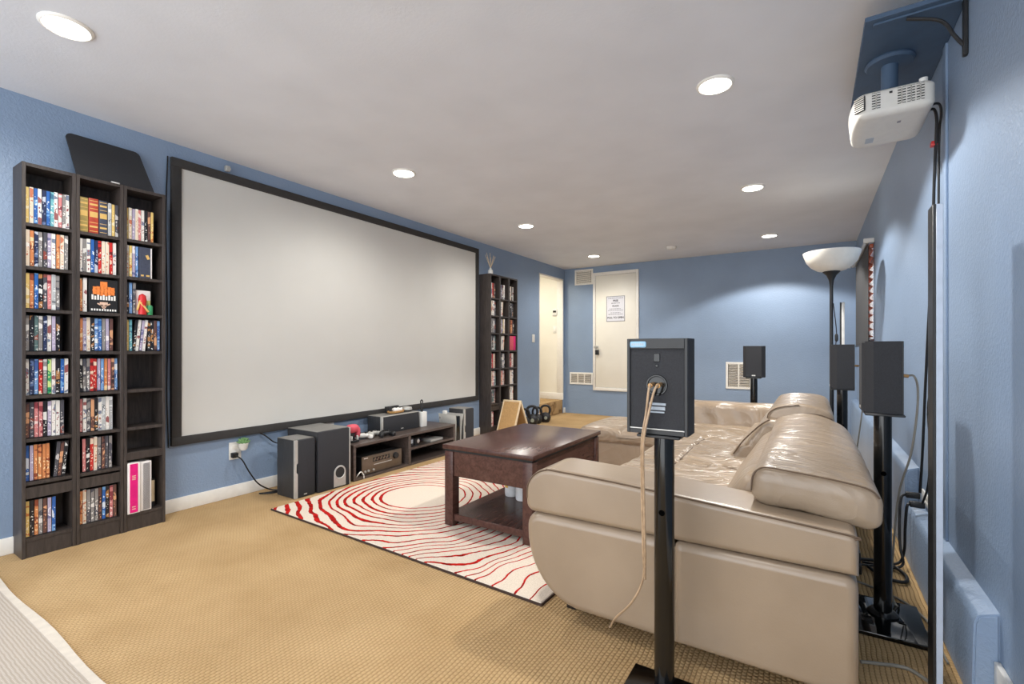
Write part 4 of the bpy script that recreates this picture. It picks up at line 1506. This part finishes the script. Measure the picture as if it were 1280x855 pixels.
# seats
def seatfn(seam_x, y0, y1):
    def f(p):
        if p.z > .33:
            cy = (p.y - (y0 + y1) / 2) / ((y1 - y0) / 2)
            crown = .018 * (1 - cy * cy)
            g = .014 * exp(-((p.x - seam_x) / .012) ** 2)
            wr = .006 * sin(p.y * 31 + p.x * 9) * cos(p.x * 17 - p.y * 6) * (1 if p.x > seam_x else .5)
            return Vector((p.x, p.y, p.z + crown - g + wr))
        return p
    return f
def seat(x0, x1, y0, y1, z0, z1, fn, r=.055):
    return softbox(B(), x0, x1, y0, y1, z0, z1, r, 5, fn, 36)
sc1 = obj('seat_cushion', seat(-.915, -.20, 1.885, 2.835, .20, .425, seatfn(-.655, 1.885, 2.835)), 'leather_seat', t)
sc2 = obj('seat_cushion', seat(-.915, -.20, 2.835, 3.70, .20, .425, seatfn(-.655, 2.835, 3.70)), 'leather_seat', t)
obj('seat_cushion', seat(-.93, -.16, 3.69, 4.45, .20, .42, seatfn(-.93, 3.69, 4.45)), 'leather_seat', t)
obj('seam', tube(B(), [(-.655, 2.05, .427), (-.655, 2.3, .431), (-.655, 2.6, .429), (-.655, 2.78, .424)], .004, 6, 4), 'piping', sc1)
obj('seam', tube(B(), [(-.655, 2.89, .424), (-.655, 3.1, .429), (-.655, 3.4, .430), (-.655, 3.62, .424)], .004, 6, 4), 'piping', sc2)
obj('base', bx(-.90, .10, 1.83, 4.42, .07, .26, .02), 'leather', t)
# chaise along the far side
def chaisefn(p):
    q = p.copy()
    if p.z > .33:
        q.z += .008 * sin(p.x * 13) * cos(p.y * 9) - .012 * exp(-((p.x + 1.36) / .012) ** 2)
    if p.y < 3.92 and p.z > .2:
        q.y += .006 * exp(-((p.x + 1.36) / .012) ** 2)
    return q
obj('seat_cushion', softbox(B(), -1.755, -.925, 3.845, 4.60, .26, .400, (.07, .07, .055), 5, chaisefn, 30), 'leather_seat', t)
obj('chaise_base', softbox(B(), -1.735, -.93, 3.870, 4.58, .065, .300, .035, 4, None, 10), 'leather_back', t)
# backs
def backA(p):
    u = min(1, max(0, (.66 - p.z) / .26))
    k = 1 - min(1, max(0, (p.x + .17) / .25))
    return Vector((p.x - u * .165 * k, p.y, p.z))
cA = obj('back_cushion', softbox(B(), -.19, .10, 1.90, 2.98, .38, .64, (.05, .10, .05), 5, backA, 20), 'leather_back', t)
obj('piping', tube(B(), [(-.275, 1.893, .515), (-.255, 1.893, .540), (-.22, 1.893, .553), (-.181, 1.893, .548)], .003, 6, 4), 'piping', cA)
cB = obj('back_cushion', softbox(B(), -.245, .09, 3.09, 4.16, .36, .67, (.05, .03, .06), 5, lambda p: backA(p) - Vector((.03, 0, 0)) if p.z < .5 else backA(p), 20), 'leather_back', t)
obj('piping', tube(B(), [(-.395, 3.088, .45), (-.345, 3.088, .53), (-.285, 3.088, .60), (-.245, 3.088, .640), (-.205, 3.088, .668)], .004, 6, 4), 'piping', cB)
obj('rear_panel', softbox(B(), .02, .115, 1.83, 4.40, .07, .58, .03, 4, None, 10), 'leather', t)
def headA(p):
    u = (p.x - .003) / .175
    g = min(1, max(0, (p.y - 1.76) / .75))
    g = .12 + .88 * g * g * (3 - 2 * g)
    z = p.z
    if p.z > .60:
        z += .046 * (1 - u * u) * g - .016 * u
    else:
        z -= .028 * max(0, u + .2)
    w = .004 * sin(p.y * 40 + p.x * 25) * g
    return Vector((p.x - .012 * max(0, (p.y - 2.4)), p.y, z + (w if p.z > .64 else 0)))
hA = obj('headrest', softbox(B(), -.172, .178, 1.742, 3.05, .558, .672, (.050, .028, .048), 6, headA, 24), 'leather_back', t)
pA = [(x, 1.749, z) for x, z in [(-.170, .605), (-.166, .650), (-.150, .676), (-.12, .686), (-.05, .681), (.05, .672), (.12, .662), (.150, .652), (.168, .632)]]
obj('piping', tube(B(), pA, .003, 6, 4), 'piping', hA)
pA = [(x - .0 - .008, 3.035, z + .004) for x, z in [(-.10, .694), (-.05, .712), (0, .718), (.05, .712), (.10, .694)]]
obj('piping', tube(B(), pA, .003, 6, 4), 'piping', hA)
def headB(p):
    u = (p.x + .058) / .165
    z = p.z
    if p.z > .70:
        z += .040 * (1 - u * u)
    return Vector((p.x, p.y, z + .004 * sin(p.y * 33 + p.x * 20)))
hB = obj('headrest', softbox(B(), -.222, .105, 3.12, 4.02, .640, .722, (.042, .03, .040), 6, headB, 22), 'leather_back', t)
pB = [(x, 3.124, z) for x, z in [(-.221, .672), (-.212, .700), (-.185, .726), (-.13, .746), (-.06, .757)]]
obj('piping', tube(B(), pB, .003, 6, 4), 'piping', hB)
# low back along the far side and its corner wedge
def retfn(p):
    return Vector((p.x, p.y - (.62 - p.z) * .18 - .010 * sin(p.x * 23 + p.z * 9) * (1 if p.y < 4.45 else 0), p.z + (.002 * cos(p.x * 19) if p.z > .55 else 0)))
obj('back_cushion', softbox(B(), -1.03, -.10, 4.42, 4.595, .36, .615, .06, 5, retfn, 26), 'leather_back', t)
wdg = obj('corner_wedge', softbox(B(), -.30, -.12, 3.60, 4.40, .40, .655, (.05, .06, .07), 5, lambda p: Vector((p.x + (p.z - .4) * .35, p.y, p.z)), 14), 'leather_back', t)
pw = [(-.302 + (z - .4) * .35 + dx, 3.612, z) for dx, z in [(0, .45), (0, .54), (.004, .60), (.03, .640), (.07, .656)]]
obj('piping', tube(B(), pw, .003, 6, 4), 'piping', wdg)
for x, y in ((-.84, 1.80), (.02, 1.80), (-.84, 3.60), (-1.68, 3.93), (-1.68, 4.5), (.04, 4.3)):
    obj('leg', bx(x - .02, x + .02, y - .02, y + .02, .0005 if x > -.955 or y > 4.73 else .0135, .085, .003), 'sofa_leg', t)

# ------------------------------------------------------------------ surround speakers on stands
def stand(x, y, rz, label, bw=.25, bd=.29, off=(0, 0), z0=.0005, top=.812):
    t = thing('speaker_stand', label, 'speaker stand', (x, y, 0), (0, 0, rz))
    obj('base_plate', bx(off[0] - bw / 2, off[0] + bw / 2, off[1] - bd / 2, off[1] + bd / 2, z0, .018, .004), 'glass_black', t, world=False)
    b = B(); lathe(b, [(.052, .0182), (.052, .024), (.040, .034), (.031, .038)], (0, 0, 0), 28)
    obj('collar', b, 'gloss_black', t, world=False)
    b = cyl(B(), (0, 0, .030), (0, 0, top), .0295, n=28)
    po = obj('pole', b, 'gloss_black', t, world=False)
    obj('cable_hole', cyl(B(), (0, -.0285, .582), (0, -.0305, .582),   .009, n=14), 'void', po, world=False)
    obj('top_plate', bx(-.062, .062, -.075, .075, top, top + .008, .002, 1), 'black', t, world=False)
    return t

def surround(x, y, rz, label, z=.8205):
    """cabinet with the grille facing local +Y; terminals on -Y"""
    t = thing('surround_speaker', label, 'speaker', (x, y, z), (0, 0, rz))
    h = .282
    prof = [(-.088, -.062), (.088, -.062), (.088, .024), (.070, .050), (-.070, .050), (-.088, .024)]
    b = B(); extrude_axis(b, prof, .0005, h, 'Z')
    cab = obj('cabinet', b, 'cloth_black', t, world=False, smooth=False)
    b = B()
    extrude_axis(b, [(-.070, .0502), (.070, .0502), (.062, .060), (-.062, .060)], .006, h - .006, 'Z')
    obj('grille', b, 'cloth_black', t, world=False, smooth=False)
    obj('badge', bx(-.014, .014, .0595, .0615, .012, .022), 'silver', t, world=False, smooth=False)
    # back: rim, panel, terminal cup, plugs, key slot, labels
    b = B()
    for (x0, x1, z0, z1) in ((-.088, -.079, .001, h), (.079, .088, .001, h), (-.079, .079, h - .030, h), (-.079, .079, .001, .014)):
        box(b, x0, x1, -.068, -.062, z0, z1, .001, 1)
    obj('rear_rim', b, 'black', t, world=False)
    obj('trim_line', bx(-.079, .079, -.0665, -.0655, .0145, .0175), 'silver', t, world=False, smooth=False)
    b = B(); lathe(b, [(.0315, 0), (.030, .003), (.0265, .003), (.024, -.001), (0, -.0015)], (0, -.0625, .145), 28, 'Y')
    for v in b.verts:
        v.co.y = -.0625 - (v.co.y + .0625)
    cup = obj('terminal_cup', b, 'gloss_black', t, world=False)
    for s in (-1, 1):
        obj('plug', cyl(B(), (s * .011, -.062, .148), (s * .011, -.092, .145), .0060, .0068, 14), 'brass', cup, world=False)
    b = B()
    box(b, -.009, .009, -.0645, -.062, .214, .238, .001, 1)
    box(b, -.004, .004, -.0645, -.062, .198, .206, .001, 1)
    ks = obj('key_slot', b, 'glass_black', t, world=False)
    b = B(); box(b, -.078, -.030, -.0705, -.0665, .256, .274, .003, 1)
    st = obj('sticker', b, 'sticker_blue', t, world=False)
    b = B()
    for k in range(6):
        box(b, -.073 + k * .0062, -.073 + k * .0062 + .0045, -.0708, -.0704, .262, .268)
    obj('sticker_lettering', b, 'sticker_grey', st, world=False, smooth=False)
    for (x0, x1, z0, z1) in ((-.022, .026, .086, .093), (-.020, .024, .072, .082), (-.020, .022, .064, .068)):
        obj('label', bx(x0, x1, -.0640, -.062, z0, z1), 'sticker_grey', t, world=False, smooth=False)
    return t

SFX, SFY = -.385, 1.465
stand(SFX + .006, SFY - .002, 0, 'glossy black speaker stand in front of the sofa arm', .245, .25, (0, -.02), top=.812)
surround(SFX, SFY, 0, 'small black speaker seen from its back, nearest the viewer')
stand(.238, 2.385, 0, 'black speaker stand between sofa and right wall, nearest', .245, .32, (0.002, -.02), top=.812)
surround(.228, 2.413, pi / 2, 'black surround speaker on the nearest right-hand stand')
stand(.165, 3.73, 0, 'black speaker stand behind the sofa back, second along right wall', .16, .24, (.035, 0), top=.812)
surround(.158, 3.73, pi / 2, 'black surround speaker beneath the floor lamp bowl')
stand(-.445, 4.80, 0, 'black speaker stand behind the sofa, near the return grille', .24, .24, (0, 0.06), top=.812)
surround(-.443, 4.80, pi - .12 + math.radians(8), 'black surround speaker in front of the white return grille')

# speaker wires
single('speaker_wire', tube(B(), [(SFX - .011, SFY - .092, .968), (SFX - .012, SFY - .104, .95), (SFX - .022, SFY - .098, .88), (SFX - .036, SFY - .09, .80), (-.432, 1.41, .66), (-.440, 1.45, .46), (-.455, 1.50, .34), (-.500, 1.53, .24), (-.575, 1.58, .14), (-.612, 1.632, .075), (-.640, 1.69, .035), (-.66, 1.76, .006)], .0036, 8),
       'cable_clear', 'pale copper speaker wire, left strand behind front speaker', 'wire', (-.62, 1.60, .006))
single('speaker_wire', tube(B(), [(SFX + .011, SFY - .092, .968), (SFX + .006, SFY - .106, .955), (SFX - .010, SFY - .100, .90), (SFX - .030, SFY - .092, .80), (-.426, 1.41, .66), (-.434, 1.45, .46), (-.449, 1.50, .34)], .0036, 8),
       'cable_clear', 'pale copper speaker wire, right strand behind front speaker', 'wire', (-.45, 1.50, .34))
single('speaker_wire', tube(B(), [(.318, 2.413, .967), (.338, 2.41, .965), (.349, 2.41, .92), (.345, 2.40, .82), (.330, 2.42, .66), (.300, 2.46, .50), (.285, 2.48, .30), (.28, 2.50, .05), (.33, 2.45, .006), (.38, 2.30, .006), (.39, 2.15, .006)], .004, 8),
       'cable_grey', 'grey brown wire looping from the nearest right-hand speaker', 'wire', (.28, 2.5, .006))
single('speaker_wire', tube(B(), [(.250, 3.73, .967), (.268, 3.73, .963), (.285, 3.74, .92), (.285, 3.76, .80), (.265, 3.75, .62), (.24, 3.77, .35), (.24, 3.80, .01)], .004, 8),
       'cable_grey', 'grey wire looping from the speaker under the floor lamp', 'wire', (.24, 3.8, .006))
single('floor_cable', tube(B(), [(.405, 2.03, .006), (.34, 1.98, .006), (.27, 2.04, .006), (.19, 2.02, .006), (.14, 2.0, .006)], .006, 8), 'cable_grey',
       'grey cable on the carpet before the nearest stand base', 'cable', (.27, 2.02, .006))

# ------------------------------------------------------------------ torchiere lamp and stick
lx, ly = .135, 4.70
t = thing('torchiere_lamp', 'black torchiere floor lamp with white bowl in far corner', 'floor lamp', (lx, ly, 0))
b = B(); lathe(b, [(.115, .0005), (.118, .012), (.10, .022), (.02, .030), (.013, .034)], (lx, ly, 0), 32)
obj('base', b, 'black', t)
obj('pole', cyl(B(), (lx, ly, .030), (lx, ly, 1.62), .0125, n=16), 'black', t)
b = B(); lathe(b, [(.013, 1.60), (.018, 1.64), (.035, 1.68), (.062, 1.708), (.062, 1.712), (0, 1.712)], (lx, ly, 0), 28)
obj('socket_cone', b, 'black', t)
prof = [(.062, 1.7125), (.10, 1.722), (.145, 1.752), (.178, 1.795), (.197, 1.850), (.201, 1.872), (.196, 1.872), (.190, 1.850), (.170, 1.800), (.138, 1.760), (.09, 1.732), (.0, 1.724)]
b = B(); lathe(b, prof, (lx, ly, 0), 48)
obj('bowl_shade', b, 'shade_white', t)
obj('cord', tube(B(), [(lx + .013, ly - .005, 1.45), (lx + .022, ly - .01, 1.36), (lx + .034, ly - .012, 1.22), (lx + .030, ly - .012, 1.12), (lx + .016, ly - .008, 1.02), (lx + .014, ly - .006, .6), (lx + .014, ly - .006, .04)], .0035, 6), 'cable_black', t)
obj('cord_switch', softbox(B(), lx + .022, lx + .046, ly - .024, ly - .002, 1.135, 1.20, (.01, .01, .02), 3, None, 2), 'black', t)
t = thing('long_stick', 'white and black upright stick behind the lamp speaker', 'stick', (.222, 4.95, 0))
obj('white_side', bx(.214, .236, 4.94, 4.962, .0005, 1.475, .003), 'white_print', t)
obj('black_side', bx(.202, .214, 4.94, 4.962, .0005, 1.475, .003), 'black', t)

# ------------------------------------------------------------------ right wall: tall board, cables, projector
t = thing('narrow_board', 'tall narrow black board with white edge by the right wall', 'board', (.325, 1.93, 0))
obj('black_face', bx(.310, .318, 1.900, 1.972, .0005, 1.512, .001, 1), 'black', t)
obj('white_edge', bx(.318, .334, 1.900, 1.972, .0005, 1.511, .001, 1), 'pale_edge', t)

t = thing('projector_shelf', 'dark blue painted shelf board high on the right wall', 'shelf', (.32, 2.7, 2.33))
obj('board', bx(.172, RX - .001, 2.26, 3.16, 2.325, 2.343, .002, 1), 'blue_board', t)
for y in (2.285,):
    br = obj('bracket', bx(RX - .014, RX - .001, y, y + .022, 2.12, 2.325, .002, 1), 'black', t)
    obj('bracket_arm', bx(.20, RX - .001, y, y + .022, 2.317, 2.325, .001, 1), 'blue_board', br)
    obj('bracket_brace', tube(B(), [(RX - .012, y + .011, 2.16), (RX - .035, y + .011, 2.20), (RX - .075, y + .011, 2.27), (RX - .17, y + .011, 2.312)], .006, 8), 'black', br)
PXC, PYC = .285, 2.62
t = thing('ceiling_mount', 'blue painted round mount holding the projector under the shelf', 'mount', (PXC, PYC, 2.325))
b = B(); lathe(b, [(.085, 2.3245), (.088, 2.316), (.080, 2.306), (.03, 2.302), (.0, 2.302)], (PXC, PYC, 0), 36)
obj('flange', b, 'blue_board', t)
obj('tube', cyl(B(), (PXC, PYC, 2.303), (PXC, PYC, 2.140), .030, n=28), 'blue_board', t)
obj('bracket_plate', bx(PXC - .05, PXC + .05, PYC - .05, PYC + .05, 2.128, 2.140, .003), 'black', t)
t = thing('projector', 'white projector hanging under the blue shelf board', 'projector', (PXC, PYC, 2.03))
jx0, jx1, jy0, jy1, jz0, jz1 = .155, .405, 2.415, 2.79, 2.020, 2.127
def projfn(p):
    q = p.copy()
    u = (p.z - jz0) / (jz1 - jz0)
    if p.x < jx0 + .08:
        q.x += (1 - u) * .010 * (1 - (p.x - jx0) / .08) - .018 * (1 - ((p.y - (jy0 + jy1) / 2) / .19) ** 2)
    return q
bd = obj('body', softbox(B(), jx0, jx1, jy0, jy1, jz0, jz1, (.045, .030, .022), 6, projfn, 16), 'projector_white', t)
def vent(x0, x1, z0, z1, n):
    vn = obj('vent', bx(x0, x1, jy0 - .001, jy0 + .004, z0, z1), 'grille_dark', t, smooth=False)
    b = B()
    for k in range(n):
        z = z0 + (k + .5) * (z1 - z0) / n
        box(b, x0, x1, jy0 - .0025, jy0, z - (z1 - z0) / n * .27, z + (z1 - z0) / n * .27)
    box(b, (x0 + x1) / 2 - .002, (x0 + x1) / 2 + .002, jy0 - .0025, jy0, z0, z1)
    obj('louvre', b, 'projector_white', vn, smooth=False)
vz0, vz1 = 2.048, 2.112
vent(.206, .234, vz0, vz1, 6)
vent(.288, .314, vz0, vz1, 6)
vent(.318, .342, vz0, vz1, 6)
vent(.346, .370, vz0, vz1, 6)
b = B()
rbox(b, Vector((.167, 2.425, 2.080)), (.042, .006, .060), Matrix.Rotation(-.75, 3, 'Z'))
vn = obj('vent', b, 'grille_dark', t, smooth=False)
b = B()
for k in range(7):
    rbox(b, Vector((.165, 2.423, 2.054 + k * .0085)), (.042, .006, .0035), Matrix.Rotation(-.75, 3, 'Z'))
obj('louvre', b, 'projector_white', vn, smooth=False)
obj('logo_mark', bx(.262, .272, jy0 - .0015, jy0 + .003, 2.098, 2.106), 'black', t, smooth=False)
obj('foot', cyl(B(), (.372, 2.450, jz1 - .004), (.372, 2.450, jz1 + .014), .014, n=18), 'white_plastic', t)
obj('label_panel', bx(.205, .235, 2.66, 2.72, jz0 - .0012, jz0 + .004), 'sticker_grey', t, smooth=False)
obj('screw_cover', bx(.300, .312, 2.52, 2.54, jz0 - .0012, jz0 + .004), 'ink_grey', t, smooth=False)
b = B(); lathe(b, [(.034, 0), (.034, -.004), (.028, -.005), (.022, -.002), (0, -.001)], (jx0 - .003, 2.64, 2.072), 28, 'X')
obj('lens', b, 'gloss_black', t)

single('projector_cable', tube(B(), [(.400, 2.56, 2.055), (.425, 2.58, 2.06), (.438, 2.61, 2.03), (.440, 2.63, 1.97), (.441, 2.68, 1.75), (.443, 2.72, 1.45), (.445, 2.80, 1.25), (.447, 2.90, .90), (.445, 2.95, .60), (.440, 2.98, .38)], .0055, 8),
       'cable_black', 'black cable from the projector down the right wall, left strand', 'cable', (.44, 2.98, .38))
single('projector_cable', tube(B(), [(.396, 2.50, 2.05), (.430, 2.52, 2.055), (.447, 2.58, 2.03), (.452, 2.645, 1.97), (.452, 2.66, 1.60), (.452, 2.68, 1.25), (.452, 2.74, 1.0), (.450, 2.86, .80), (.448, 2.79, .62), (.447, 2.84, .45), (.440, 2.92, .345)], .0045, 8),
       'cable_black', 'black cable from the projector down the right wall, right strand', 'cable', (.44, 2.92, .345))
single('cable_tie', bx(.425, .446, 2.635, 2.665, 1.93, 1.95, .003), 'red_plastic', 'small red tie around the projector cables', 'cable tie', (.435, 2.65, 1.94))
# plugs and the tangle by the outlet strip
def plug(x, y, z, label):
    t = thing('power_plug', label, 'plug', (x, y, z))
    obj('plug_body', bx(x - .045, x + .012, y - .014, y + .014, z - .014, z + .014, .005), 'black', t)
plug(.44, 3.06, .345, 'black plug at the far end of the outlet strip')
plug(.44, 2.945, .330, 'black plug at the near end of the outlet strip')
single('extension_wire', tube(B(), [(.395, 3.06, .345), (.376, 3.03, .335), (.366, 3.00, .27), (.362, 2.96, .12), (.370, 2.93, .04), (.33, 2.92, .014), (.28, 2.93, .012), (.21, 2.93, .012)], .006, 8), 'cable_black',
       'black cord looping from the outlet strip\'s far plug', 'cord', (.34, 3.05, .012))
single('extension_wire', tube(B(), [(.395, 2.945, .33), (.385, 2.94, .31), (.38, 2.95, .2), (.38, 2.97, .1), (.365, 2.98, .03), (.31, 2.93, .02), (.24, 2.88, .02), (.17, 2.86, .02)], .006, 8), 'cable_black',
       'black cord looping from the outlet strip\'s near plug', 'cord', (.37, 2.97, .012))
single('extension_wire', tube(B(), [(.20, 2.90, .035), (.27, 2.93, .03), (.33, 2.93, .02), (.37, 2.86, .012), (.36, 2.78, .012), (.31, 2.77, .012), (.26, 2.82, .012), (.23, 2.86, .02)], .008, 8), 'cable_black',
       'thick black cord curled on the carpet behind the sofa', 'cord', (.3, 2.85, .012))
t = thing('power_strip', 'black power strip on the carpet behind the sofa arm', 'power strip', (.19, 2.92, .0))
obj('body', bx(.150, .200, 2.78, 3.06, .0005, .045, .006), 'black', t)
for k in range(3):
    obj('adapter', bx(.152, .198, 2.80 + k * .085, 2.85 + k * .085, .045, .10, .008), 'black', t)
single('floor_cable', tube(B(), [(.15, 2.70, .006), (.22, 2.66, .006), (.28, 2.62, .006), (.34, 2.55, .006), (.385, 2.42, .006), (.392, 2.25, .006)], .005, 8), 'cable_grey',
       'pale grey cable on the carpet behind the nearest stand', 'cable', (.3, 2.6, .006))
